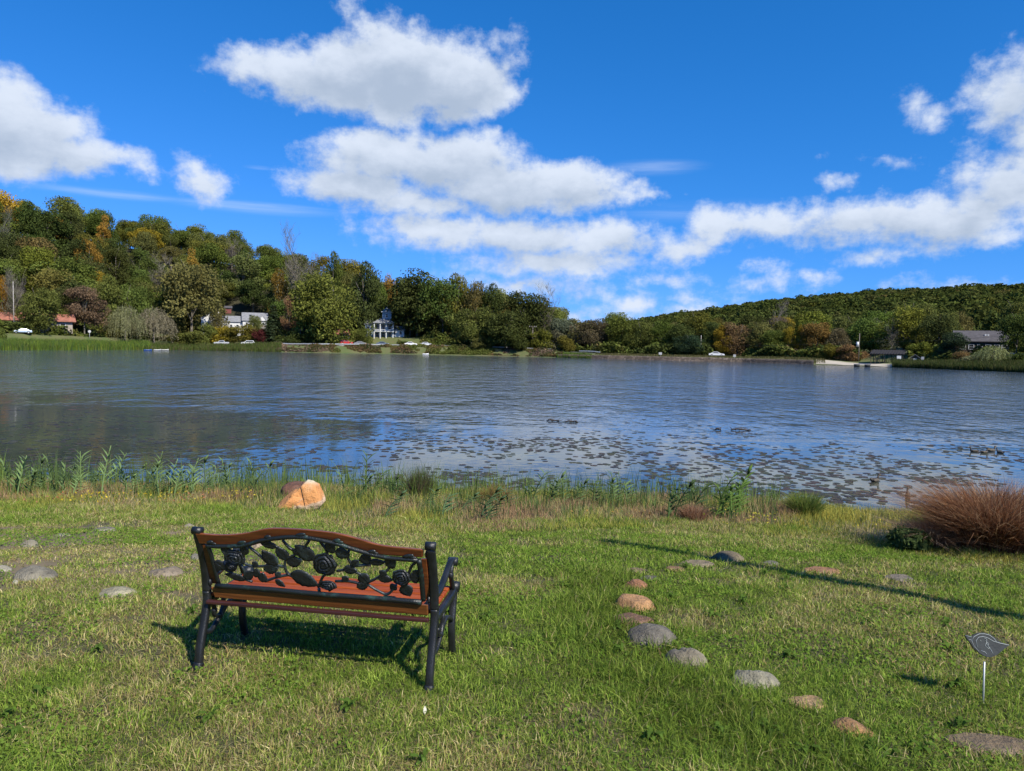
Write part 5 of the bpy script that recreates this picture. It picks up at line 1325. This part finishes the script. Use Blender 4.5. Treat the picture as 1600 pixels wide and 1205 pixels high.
# ------------------------------------------------------------------ lily pads
def lily():
    rg = np.random.default_rng(12)
    regs = [(480, 1000, 686, 765, 760, .5), (1000, 1480, 692, 806, 1200, .44), (820, 1250, 655, 700, 260, .52), (0, 480, 640, 745, 900, .46), (420, 760, 650, 690, 260, .5), (1450, 1640, 690, 760, 260, .5), (150, 330, 595, 606, 60, .3), (1250, 1600, 640, 700, 160, .55)]
    P = []
    for x0, x1, y0, y1, n, thr in regs:
        k_ = 0
        while k_ < n:
            px = rg.uniform(x0, x1); u = rg.random()**(1.0); py = y0+(y1-y0)*u
            x, y = water_pt(px, py)
            if fbm(np.array([x*.38]), np.array([y*.30]), 91, 3)[0] < thr-.02 and rg.random() > .12: n -= .35; continue
            if y < float(y_water(np.array([x]))[0])+.35: n -= .5; continue
            P.append((x, y, rg.uniform(.06, .125), rg.random()*6.28)); k_ += 1
            for q in range(rg.integers(0, 4)):
                if k_ < n: P.append((x+rg.normal(0, .5), y+rg.normal(0, .3), rg.uniform(.05, .12), rg.random()*6.28)); k_ += 1
    return P
def pad_mesh(seed):
    rg = random.Random(seed); n = 18; vs = [(0, 0, .004)]; 
    for i in range(n+1):
        a = .12+(6.283-.24)*i/n; r = 1+.06*math.sin(a*3+seed)+rg.uniform(-.03, .03); vs.append((math.cos(a)*r*.55, math.sin(a)*r*.55, .004)); 
    for i in range(n+1):
        a = .12+(6.283-.24)*i/n; r = 1+.06*math.sin(a*3+seed)+rg.uniform(-.03, .03); vs.append((math.cos(a)*r, math.sin(a)*r, max(.002, .05*math.sin(a*2+seed*1.7)+rg.uniform(-.02, .03))))
    fs = [(0, 1+i, 2+i) for i in range(n)]+[(1+i, n+2+i, n+3+i, 2+i) for i in range(n)]
    return vs, fs
def pad_material(attr):
    m, nt, b = mat("lily_pad"); k = NT(nt); tc = k.n('ShaderNodeTexCoord').outputs['Object']
    if attr: c0 = k.n('ShaderNodeAttribute', {'attribute_name': 'hue'}).outputs['Color']
    else: c0 = k.n('ShaderNodeObjectInfo').outputs['Color']
    f = k.noise(tc, 6 if attr else 2.0, 3); k.link(k.mix(k.mapr(f, .4, .7, 0, .5), c0, (.08, .05, .03)), b.inputs['Base Color'])
    b.inputs['Roughness'].default_value = .62; b.inputs['Specular IOR Level'].default_value = .25; return m
PM, PMA = pad_material(False), pad_material(True)
pads = sorted(lily(), key=lambda p: p[1]/p[2]/p[2] if False else p[1]); pm = []
for i in range(5):
    vs, fs = pad_mesh(i); me = bpy.data.meshes.new('lily_pad'); me.from_pydata(vs, [], fs); me.polygons.foreach_set('use_smooth', [True]*len(fs)); me.update(); me.materials.append(PM); pm.append((me, vs, fs))
PC_ = [(.035, .040, .030), (.045, .055, .028), (.030, .028, .030), (.060, .065, .030), (.055, .040, .030)]
for i, (x, y, r, a) in enumerate(pads[:290]):
    o = bpy.data.objects.new('lily_pad', pm[i % 5][0]); link(o); o.location = (x, y, .004+.002*(i % 3)); o.scale = (r, r, r*.6); o.rotation_euler.z = a
    c = random.choice(PC_); o.color = c+(1,); tag(o, 'dark lily pad floating among many on the calm near water', 'lily pad', 'lily pads nearest the shore')
Vp = []; Fp3 = []; Fp4 = []; Hp = []; base = 0
for i, (x, y, r, a) in enumerate(pads[290:]):
    me, vs, fs = pm[i % 5]; v = np.array(vs)*[r, r, r*.6]; ca, sa = math.cos(a), math.sin(a)
    Vp.append(np.stack([v[:, 0]*ca-v[:, 1]*sa+x, v[:, 0]*sa+v[:, 1]*ca+y, v[:, 2]+.004], -1)); Fp3 += [[q+base for q in f] for f in fs if len(f) == 3]; Fp4 += [[q+base for q in f] for f in fs if len(f) == 4]
    base += len(v); Hp.append(np.tile(random.choice(PC_)+(1,), (len(v), 1)))
o = obj('floating_lily_pads', np_mesh('floating_lily_pads', np.vstack(Vp), [Fp3, Fp4], {'hue': ('FLOAT_COLOR', np.vstack(Hp))}, True), PMA); tag(o, 'far lily pads spread over the calm water', 'lily pads', kind='stuff')
print('PADS', len(pads))

# ------------------------------------------------------------------ ducks, driftwood, stake, leaf
DK = simple('dark_feathers', (.045, .038, .032), .7, var=.4, scale=12); DB = simple('brown_feathers', (.10, .085, .065), .7, var=.3, scale=14); BK = simple('duck_bill', (.30, .22, .05), .5)
def duck(px, py, ln, rz, label, m=DK, m2=None):
    x, y = water_pt(px, py); t = empty('duck', (x, y, 0), rz); tag(t, label, 'duck', None); s = ln/.5
    b = MB(); b.ell((0, 0, .055*s), (.20*s, .10*s, .085*s), 14, 8); b.tube([(-.14*s, 0, .08*s), (-.27*s, 0, .14*s)], [.06*s, .01*s], 8); b.tube([(.12*s, 0, .08*s), (.17*s, 0, .16*s), (.18*s, 0, .22*s)], [.05*s, .032*s, .03*s], 8); b.ell((.195*s, 0, .245*s), (.05*s, .038*s, .04*s), 10, 8)
    b.build('body', m, t); b = MB(); b.box((.255*s, 0, .237*s), (.06*s, .032*s, .012*s)); b.build('bill', BK, t)
    for sy in (-1, 1): b = MB(); b.ell((-.03*s, sy*.085*s, .075*s), (.15*s, .022*s, .055*s), 10, 6); b.build('wing', m2 or DB, t)
duck(1522, 706.5, .30, 2.8, 'dark duck swimming left of the three others'); duck(1538, 708, .30, .2, 'dark duck just left of the brown duck'); duck(1549, 705.5, .34, .1, 'brown duck in the middle of the small flock', DB); duck(1563, 708.5, .28, 2.2, 'dark duck at the right end of the small flock')
duck(1367, 753, .36, .5, 'round dark duck resting among the lily pads')
x, y = water_pt(1418, 779); t = empty('cormorant', (x, y, 0), .5); tag(t, 'dark upright water bird among the lily pads near the red grass', 'bird')
b = MB(); b.tube([(0, 0, -.02), (.01, 0, .05), (0, 0, .12), (-.02, 0, .17)], [.045, .06, .045, .02], 10); b.tube([(-.02, 0, .15), (-.015, 0, .21)], .018, 8); b.ell((.0, 0, .225), (.04, .025, .025), 10, 6); b.build('body', DK, t); b = MB(); b.tube([(.03, 0, .225), (.08, 0, .22)], [.008, .003], 6); b.build('bill', BK, t)
DW = simple('wet_wood', (.045, .035, .028), .7, var=.4, scale=6, bmp=.5)
def drift(px, py, w, label, seed):
    rg = random.Random(seed); x, y = water_pt(px, py); t = empty('driftwood', (x, y, 0), rg.uniform(-.1, .1)); tag(t, label, 'driftwood'); L = w/FPX*y*.72
    b = MB(); b.tube([(-L/2, 0, .02), (-L*.2, .05, .07), (L*.1, 0, .05), (L/2, .03, .01)], [.02, .035, .03, .015], 7); b.build('log', DW, t)
    for i in range(7): b = MB(); a = rg.uniform(-L/2, L/2); b.tube([(a, 0, .02), (a+rg.uniform(-.2, .2), rg.uniform(-.1, .1), rg.uniform(.05, .15))], [.02, .01], 6); b.build('branch', DW, t)
drift(864, 658.5, 26, 'low dark branch sticking out of the water, left one of two beside each other', 1); drift(893, 660.5, 30, 'low dark branches in the water right of a similar branch', 2); drift(1122, 672.5, 14, 'short dark snag in the open water', 3); drift(1158, 673, 44, 'long row of dark snags in the open water', 4)

# leaf shaped plaque on a stake
PL = simple('slate_plaque', (.020, .026, .028), .75, var=.25, scale=12, bmp=.3, bs=60); PE = simple('etched_line', (.34, .38, .38), .5)
x, y, z = G(1536, 1101); t = empty('garden_plaque', (x, y, z)); tag(t, 'small dark leaf shaped slate plaque on a thin metal stake in the grass', 'plaque')
t.rotation_euler = (0, -.02, 0); sc_ = y/FPX
b = MB(); b.tube([(0, 0, -.05), (0, 0, 66*sc_/.96)], .0042, 8); b.build('stake', M_['steel'], t)
zc = 92*sc_/.96; rot = Matrix.Rotation(-.35, 3, 'X')
out = [(-31, 16), (-27, 16), (-21, 14), (-16, 17), (-8, 20), (0, 20), (8, 18), (14, 14), (20, 8), (28, 4), (37, 1), (29, -4), (22, -9), (14, -14), (6, -17), (-2, -17), (-9, -14), (-15, -9), (-21, -3), (-24, 4), (-28, 9)]
def pl(p, off=0.0): v = rot @ Vector((p[0]*sc_, off, p[1]*sc_)); return v+Vector((0, -.006, zc))
n = len(out); b = MB(); b.add([pl(p, -.005) for p in out[::-1]]+[pl(p, .005) for p in out[::-1]], [tuple(range(n)), tuple(range(2*n-1, n-1, -1))]+[(i, n+i, n+(i+1) % n, (i+1) % n) for i in range(n)]); pq = b.build('plaque', PL, t, .001)
b = MB()
def ln_(pts, r=.0011): b.tube([pl(p, -.0062) for p in pts], r, 5)
ln_([(-22, 8), (-20, 0), (-14, -8)]); ln_([(-22, 8), (-17, 14), (-8, 18), (0, 18), (8, 16), (14, 11), (17, 6)], .0014)
ln_([(-15, -2), (-15, 8), (-10, 13), (-3, 14), (4, 12), (12, 7), (22, 4), (36, 1)], .0014); ln_([(-2, 12), (2, 10), (1, 4), (3, -1), (6, -6), (8, -12)]); ln_([(1, 5), (-2, 0), (2, -4), (5, -3)]); ln_([(-10, -7), (-5, -9), (-2, -12)]); ln_([(-9, 9), (-7, 7)]); ln_([(0, 8), (4, 3), (2, 0)])
ln_([(-31, 15.6), (-21, 13.4)]); ln_([(-27, 10), (-22, 8.4)])
b.build('etched_line', PE, pq)
# fallen leaf
x, y, z = G(663, 1119); b = MB(); b.add([(0, -.03, .02), (.014, -.008, .028), (.012, .014, .03), (0, .034, .036), (-.012, .012, .034), (-.013, -.01, .03), (0, 0, .022)], [(0, 1, 6), (1, 2, 6), (2, 3, 6), (3, 4, 6), (4, 5, 6), (5, 0, 6)], True)
o = b.build('fallen_leaf', simple('pale_leaf', (.62, .60, .48), .7, var=.1)); o.location = (x, y, z+.015); o.rotation_euler = (.6, .1, .2); o.scale = (.6,)*3; o.modifiers.new('s', 'SOLIDIFY').thickness = .001; tag(o, 'small pale fallen leaf on the lawn in front of the bench', 'leaf')
# tall unseen wooden pole outside the picture whose shadow falls across the lawn
d_ = G(950, 848); hh = 6.4; bx, by = d_[0]+hh/math.tan(SUN_EL)*math.sin(math.atan2(SUNX, SUNY)), d_[1]+hh/math.tan(SUN_EL)*math.cos(math.atan2(SUNX, SUNY))
zb_ = tz(bx, by); hh2 = hh+d_[2]-zb_
t = empty('wooden_pole', (bx, by, zb_)); tag(t, 'plain wooden pole standing right of the view that throws the long shadow on the lawn', 'pole')
b = MB(); b.tube([(0, 0, -.3), (0, 0, hh2*.5), (0, 0, hh2)], [.10, .085, .065], 10); b.build('pole', M_['pole'], t); b = MB(); b.ell((0, 0, hh2+.03), (.08, .08, .06)); b.build('cap', M_['steel'], t)

# ------------------------------------------------------------------ the cast iron bench
def wood_mat(name, c1, c2, rough=.38):
    m, nt, b = mat(name); k = NT(nt); tc = k.n('ShaderNodeTexCoord').outputs['Object']
    g_ = k.noise(k.vm('MULTIPLY', tc, (1.3, 16, 22)), 2.4, 5, .62, .6); f = k.noise(k.vm('MULTIPLY', tc, (2, 40, 60)), 3, 3, .6)
    c = k.mix(k.mapr(g_, .3, .68), c1, c2); c = k.mix(k.mapr(f, .52, .72, 0, .5), c, tuple(v*.45 for v in c1))
    k.link(c, b.inputs['Base Color']); b.inputs['Roughness'].default_value = rough; b.inputs['Coat Weight'].default_value = .12; b.inputs['Coat Roughness'].default_value = .2
    bump(k, b, g_, .25, .004); return m
def iron_mat(name, c, patina, lo, hi, bs=130, bst=.6):
    m, nt, b = mat(name); k = NT(nt); tc = k.n('ShaderNodeTexCoord').outputs['Object']
    f = k.noise(tc, 9, 5, .7); f2 = k.noise(tc, bs, 3, .6)
    cc = k.mix(k.mapr(f, lo, hi), c, patina); k.link(cc, b.inputs['Base Color']); b.inputs['Roughness'].default_value = .40; b.inputs['Specular IOR Level'].default_value = .6
    bump(k, b, f2, bst, .004); return m
W_TOP = wood_mat("varnished_rail", (.11, .032, .010), (.22, .065, .018)); W_SEAT = wood_mat("varnished_seat", (.19, .032, .007), (.34, .072, .014), .6); W_LOW = wood_mat("varnished_lower_rail", (.12, .042, .009), (.23, .082, .018), .5)
IR = iron_mat("black_cast_iron", (.008, .009, .010), (.018, .020, .023), .4, .7, 160, .5); IG = iron_mat("patinated_cast_iron", (.008, .011, .011), (.035, .095, .080), .52, .74)
IL = iron_mat("cast_leaf_iron", (.012, .015, .017), (.045, .070, .072), .5, .75, 95, 1.0)
W_SEAT.node_tree.nodes['Principled BSDF'].inputs['Coat Weight'].default_value = 0; W_SEAT.node_tree.nodes['Principled BSDF'].inputs['Specular IOR Level'].default_value = .25
FA = Vector(G(309, 1046)); FB = Vector(G(672, 1081))
BW = (FB-FA).to_2d().length; brz = math.atan2(FB.y-FA.y, FB.x-FA.x)
bench = empty('garden_bench', (FA.x, FA.y, (FA.z+FB.z)/2), brz); tag(bench, 'black cast iron bench with red brown wood and a rose panel back', 'bench')
print('BENCH', BW, brz)
XL, XR = .0, BW
def cat(pts, n=6):
    """smooth curve through points"""
    P = [Vector(p) for p in pts]; P = [P[0]*2-P[1]]+P+[P[-1]*2-P[-2]]; out = []
    for i in range(1, len(P)-2):
        for k_ in range(n):
            t = k_/n; a, b_, c, d = P[i-1], P[i], P[i+1], P[i+2]
            out.append(.5*((2*b_)+(c-a)*t+(2*a-5*b_+4*c-d)*t*t+(3*b_-a-3*c+d)*t**3))
    out.append(P[-2]); return out
def yz(x, pts, n=6): return cat([(x, p[0], p[1]) for p in pts], n)
def bar(b, pts, wx, wt, seg=10, prof=None):
    """flat-oval cast bar: wx half width across, wt half thickness"""
    n = len(pts); vs = []
    for i, p in enumerate(pts):
        t = (pts[min(i+1, n-1)]-pts[max(i-1, 0)]).normalized(); w = Vector((1, 0, 0)); w = (w-t*w.dot(t)).normalized(); u = t.cross(w); f = prof(i/(n-1)) if prof else 1
        for k_ in range(seg):
            a = 2*math.pi*k_/seg; ca, sa = math.cos(a), math.sin(a); ca = math.copysign(abs(ca)**.55, ca); sa = math.copysign(abs(sa)**.55, sa)
            vs.append(p+w*ca*wx*f+u*sa*wt*f)
    b.add(vs, [(i*seg+k_, i*seg+(k_+1) % seg, (i+1)*seg+(k_+1) % seg, (i+1)*seg+k_) for i in range(n-1) for k_ in range(seg)]+[tuple(range(seg))[::-1], tuple((n-1)*seg+k_ for k_ in range(seg))], True)
for side, x in ((-1, XL+.005), (1, XR-.005)):
    xs = x
    # rear leg and back post, one swept casting
    b = MB(); bar(b, yz(xs, [(.0, -.012), (.012, .10), (.052, .23), (.082, .345), (.080, .40)]), .021, .019); bar(b, yz(xs, [(-.012, -.01), (.004, .03)]), .024, .024); b.build('leg', IR, bench)
    b = MB(); bar(b, yz(xs, [(.080, .395), (.070, .50), (.040, .62), (-.002, .74)]), .023, .017)
    b.tube([(xs-.025, -.004, .750), (xs+.025, -.004, .750)], .022, 14); b.build('back_post', IR, bench)
    b = MB(); bar(b, yz(xs, [(.475, -.012), (.448, .08), (.440, .18), (.470, .29), (.485, .365)]), .020, .018); b.build('leg', IR, bench)
    # seat rail, arm, scrolls and brace
    b = MB(); bar(b, yz(xs, [(.075, .335), (.20, .345), (.34, .350), (.46, .360), (.505, .378)]), .018, .022)
    b.tube([(xs-.024, .508, .378), (xs+.024, .508, .378)], .030, 14); b.build('seat_rail', IR, bench)
    b = MB(); bar(b, yz(xs, [(.070, .475), (.13, .462), (.22, .478), (.33, .525), (.405, .556), (.452, .552)]), .017, .014)
    b.tube([(xs-.026, .452, .540), (xs+.026, .452, .540)], .024, 14)
    bar(b, yz(xs, [(.425, .535), (.405, .49), (.425, .44), (.455, .385)]), .013, .011); b.ell((xs, .408, .475), (.017, .019, .024)); b.build('armrest', IR, bench)
    b = MB(); bar(b, yz(xs, [(.040, .185), (.12, .165), (.205, .215), (.30, .265), (.40, .235), (.452, .190)]), .012, .012)
    bar(b, yz(xs, [(.10, .335), (.145, .29), (.15, .24), (.205, .215)]), .012, .010); bar(b, yz(xs, [(.205, .215), (.235, .26), (.245, .31), (.29, .345)]), .012, .010)
    b.ell((xs, .15, .265), (.016, .018, .018)); b.ell((xs, .205, .215), (.017, .02, .02)); b.build('scroll_brace', IR, bench)
    # small leaves cast on the post
    for z_ in (.70, .45): b = MB(); b.ell((xs-side*.026, .02 if z_ > .6 else .073, z_), (.010, .016, .02)); b.build('bolt', IR, bench)
# seat slats
for i in range(5):
    y0_ = .124+i*.079; zz = .372+.004*abs(i-1.5)
    b = MB(); b.box((BW/2, y0_+.0, zz), (BW-.045, .070, .022)); b.build('seat_slat', W_SEAT, bench, .006)
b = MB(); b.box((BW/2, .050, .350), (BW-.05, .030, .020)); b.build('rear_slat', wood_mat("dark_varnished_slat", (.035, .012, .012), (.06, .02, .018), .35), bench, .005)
# panel coordinates measured off the bench back
def ypan(z): return .078-(z-.45)*.30-max(0, z-.62)*.12
def PP(zx, zy, off=0.0):
    s = (zx-232)/(1287-232); yb = 420+s*88; yt = 208+s*80; t = (yb-zy)/(yb-yt); z = .452+t*.222
    xx = .075+s*(BW-.15)
    return Vector((xx, ypan(z)+off, z))
def strip(up, lo, y0_, th, name, m, par, bev=.005):
    """board between an upper and a lower outline given in panel coordinates"""
    n = 40; ux = [p[0] for p in up]; lx_ = [p[0] for p in lo]; a0, a1 = max(ux[0], lx_[0]), min(ux[-1], lx_[-1])
    cu = cat([(p[0], p[1], 0) for p in up], 8); cl_ = cat([(p[0], p[1], 0) for p in lo], 8); b = MB(); vs = []
    for i in range(n+1):
        u = i/n; xu = ux[0]+(ux[-1]-ux[0])*u; xl = lx_[0]+(lx_[-1]-lx_[0])*u
        yu = np.interp(xu, [p.x for p in cu], [p.y for p in cu]); yl = np.interp(xl, [p.x for p in cl_], [p.y for p in cl_])
        A_ = PP(xu, yu); B_ = PP(xl, yl)
        for q in (A_, B_): vs.append(Vector((q.x, q.y+y0_-th/2, q.z)))
        for q in (B_, A_): vs.append(Vector((q.x, q.y+y0_+th/2, q.z)))
    fs = [(i*4+k_, i*4+(k_+1) % 4, (i+1)*4+(k_+1) % 4, (i+1)*4+k_) for i in range(n) for k_ in range(4)]+[(3, 2, 1, 0), (n*4, n*4+1, n*4+2, n*4+3)]
    b.add(vs, [f[::-1] for f in fs]); return b.build(name, m, par, bev)
strip([(165, 140), (300, 150), (430, 141), (560, 114), (720, 118), (890, 138), (1000, 168), (1120, 208), (1318, 232)], [(172, 200), (300, 205), (420, 198), (545, 166), (720, 152), (890, 184), (990, 222), (1120, 262), (1312, 276)], .012, .026, 'top_rail', W_TOP, bench)
strip([(200, 442), (740, 488), (1322, 540)], [(212, 502), (740, 550), (1322, 600)], -.018, .020, 'lower_rail', W_LOW, bench)
for a, c in ((185, 215), (1300, 1330)):
    b = MB(); p0 = PP(a, 430 if a < 500 else 515); p1 = PP(c, 430 if a < 500 else 515); q0 = PP(a, 205 if a < 500 else 285); q1 = PP(c, 205 if a < 500 else 285)
    vs = [p0, p1, q1, q0]; vs = [v+Vector((0, .002, 0)) for v in vs]+[v+Vector((0, .024, 0)) for v in vs]
    b.add(vs, [(0, 1, 2, 3), (7, 6, 5, 4), (0, 4, 5, 1), (1, 5, 6, 2), (2, 6, 7, 3), (3, 7, 4, 0)]); b.build('side_stile', W_TOP, bench, .003)
panel = bpy.data.objects.new('rose_panel', None)
# iron frame of the panel
b = MB()
def pt(pts, r, off=-.012, n=6, flat=1.0): b.tube([PP(p.x, p.y, off) for p in cat([(a, c, 0) for a, c in pts], n)], r, 8, flat=flat)
pt([(218, 208), (300, 212), (420, 205), (545, 173), (720, 158), (890, 192), (1000, 232), (1130, 272), (1292, 288)], .012)
pt([(226, 206), (232, 300), (240, 424)], .011); pt([(1297, 285), (1300, 400), (1300, 516)], .014)
pt([(232, 432), (500, 452), (760, 478), (1020, 498), (1295, 522)], .0145, -.026)
for a, c, s_ in ((242, 188, 1), (412, 190, 1.3), (556, 158, 1), (728, 146, 1.5), (905, 178, 1.1), (1070, 240, 1.2), (1248, 264, 1.5)):
    p = PP(a, c, -.012); b.ell(p, (.021*s_, .006, .011), 10, 6, Matrix.Rotation(-.2, 3, 'Y')); p = PP(a+16, c+8, -.012); b.ell(p, (.018*s_, .006, .008), 10, 6)
for a, c in ((765, 492), (1255, 532), (250, 440)): b.ell(PP(a, c, -.012), (.02, .008, .012), 10, 6)
panel = b.build('rose_panel', IG, bench)
# stems
b = MB()
def stem(pts, r=.0075): pt(pts, r, -.010)
for q in ([(236, 296), (300, 350), (360, 388), (425, 415)], [(432, 200), (485, 258), (520, 300), (575, 322), (618, 330)], [(392, 306), (440, 325), (505, 325), (565, 320), (615, 330)],
          [(612, 330), (625, 288), (680, 258), (725, 228), (768, 176)], [(612, 330), (622, 368), (660, 392)], [(495, 412), (565, 387), (640, 372)], [(630, 175), (652, 215), (684, 242)], [(822, 185), (842, 228), (846, 268)],
          [(880, 352), (940, 340), (965, 325), (1055, 315)], [(962, 325), (946, 272), (958, 235)], [(935, 345), (1000, 372), (1035, 418)], [(1035, 414), (1090, 384), (1140, 340), (1162, 300)], [(1028, 428), (1080, 466), (1125, 482), (1172, 430)],
          [(772, 444), (800, 390), (818, 372)], [(865, 410), (930, 410), (995, 424)], [(1236, 372), (1258, 322), (1288, 295)], [(380, 404), (392, 352), (374, 310)], [(540, 345), (575, 330)]):
    stem(q)
b.build('stem', IL, panel)
def cast_leaf(base, tip, w, curl=.0):
    A_ = PP(*base, -.013); B_ = PP(*tip, -.013); d = B_-A_; L = d.length; d.normalize(); nrm = Vector((0, -1, -.3)).normalized(); s = d.cross(nrm).normalized(); W2 = w/1055*(BW-.15)*.68
    nu, nv = 10, 6; b = MB(); vs = []
    for side in (1, -1):
        for i in range(nu+1):
            u = i/nu; ww = W2*(math.sin(math.pi*u**.8)**.75+.04)*(1+.06*math.sin(u*28))
            for j in range(nv+1):
                v = j/nv*2-1; hgt = (1-v*v)*.006-.0035*math.exp(-(v/.12)**2)+.0012*math.cos(u*30+abs(v)*6)*(1-v*v)
                vs.append(A_+d*L*u+s*v*ww+nrm*(side*max(.0008, hgt)+curl*math.sin(math.pi*u)))
    m_ = (nu+1)*(nv+1); fs = []
    for i in range(nu):
        for j in range(nv):
            a = i*(nv+1)+j; fs.append((a, a+1, a+nv+2, a+nv+1)); fs.append((m_+a, m_+a+nv+1, m_+a+nv+2, m_+a+1))
    rim = [j for j in range(nv+1)]+[i*(nv+1)+nv for i in range(1, nu+1)]+[nu*(nv+1)+j for j in range(nv-1, -1, -1)]+[i*(nv+1) for i in range(nu-1, 0, -1)]
    fs += [(rim[i], m_+rim[i], m_+rim[(i+1) % len(rim)], rim[(i+1) % len(rim)]) for i in range(len(rim))]
    b.add(vs, fs, True); b.build('leaf', IL, panel)
for base, tip, w in (((575, 322), (508, 235), 52), ((632, 290), (590, 212), 46), ((628, 305), (708, 290), 46), ((512, 188), (602, 216), 30), ((772, 288), (688, 205), 60), ((640, 362), (775, 434), 62),
    ((392, 396), (440, 352), 34), ((440, 356), (478, 372), 40), ((480, 415), (492, 360), 36), ((395, 402), (285, 368), 30), ((238, 298), (302, 342), 42), ((296, 338), (362, 312), 44), ((500, 342), (578, 335), 44), ((552, 402), (598, 442), 26),
    ((845, 232), (892, 206), 44), ((888, 238), (960, 262), 46), ((1018, 258), (1052, 310), 46), ((1050, 300), (1132, 300), 28), ((1132, 318), (1182, 288), 46), ((995, 368), (1035, 424), 48), ((972, 442), (1035, 425), 34), ((1082, 385), (1158, 402), 34),
    ((1205, 428), (1238, 492), 52), ((1245, 392), (1292, 384), 44), ((915, 338), (985, 350), 36), ((300, 215), (345, 262), 40), ((430, 215), (400, 262), 34), ((240, 330), (268, 345), 30), ((700, 262), (672, 222), 26), ((965, 322), (1000, 288), 30), ((1100, 378), (1128, 348), 30), ((560, 388), (585, 358), 26), ((330, 372), (352, 400), 30), ((905, 408), (935, 384), 28), ((1172, 432), (1140, 452), 30), ((448, 324), (470, 300), 26), ((845, 268), (870, 286), 30), ((1262, 372), (1290, 345), 24)):
    cast_leaf(base, tip, w)
def rose(c, r, zs=1.0, seed=0):
    C_ = PP(*c, -.018); rr_ = r/1055*(BW-.15); nrm = Vector((0, -1, -.3)).normalized(); s = Vector((1, 0, 0)); u = nrm.cross(s).normalized(); na_, nr_ = 40, 16; vs = []; b = MB()
    for i in range(nr_+1):
        q = i/nr_
        for k_ in range(na_):
            a = 2*math.pi*k_/na_; edge = 1+.05*math.sin(a*5+seed)+.03*math.sin(a*9+seed*2)
            hh_ = .016*(1-q**2)+.0045*math.cos(2*math.pi*(q*3.6-a/(2*math.pi)*1.0)+.9*math.sin(a*2.5+seed))*min(1, q*3)*(1 if q < .97 else .3)
            vs.append(C_+(s*math.cos(a)+u*math.sin(a)*zs)*rr_*q*edge+nrm*hh_)
    fs = [(i*na_+k_, (i+1)*na_+k_, (i+1)*na_+(k_+1) % na_, i*na_+(k_+1) % na_) for i in range(nr_) for k_ in range(na_)]
    base = len(vs); vs += [C_+(s*math.cos(2*math.pi*k_/na_)+u*math.sin(2*math.pi*k_/na_)*zs)*rr_*.92-nrm*.006 for k_ in range(na_)]
    fs += [(nr_*na_+k_, base+k_, base+(k_+1) % na_, nr_*na_+(k_+1) % na_) for k_ in range(na_)]+[tuple(base+k_ for k_ in range(na_))]
    b.add(vs, fs, True); b.build('rose', IL, panel)
rose((824, 312), 62, 1.0, 1); rose((1203, 386), 46, 1.0, 2); rose((828, 432), 44, .62, 3); rose((357, 276), 56, .80, 4); rose((335, 322), 26, .8, 5)
b = MB(); vs = [PP(*p, -.02) for p in ((290, 222), (312, 250), (330, 228), (355, 256), (385, 228), (402, 250), (425, 222), (405, 290), (357, 318), (312, 288))]
n = len(vs); b.add(vs+[v+Vector((0, .014, 0)) for v in vs], [tuple(range(n)), tuple(range(2*n-1, n-1, -1))]+[(i, n+i, n+(i+1) % n, (i+1) % n) for i in range(n)]); b.build('tulip', IL, panel, .003)
b = MB(); b.tube([PP(830, 465, -.012), PP(830, 440, -.012)], .008, 8); b.tube([PP(775, 452, -.012), PP(775, 470, -.012)], .009, 8); b.build('flower_foot', IL, panel)
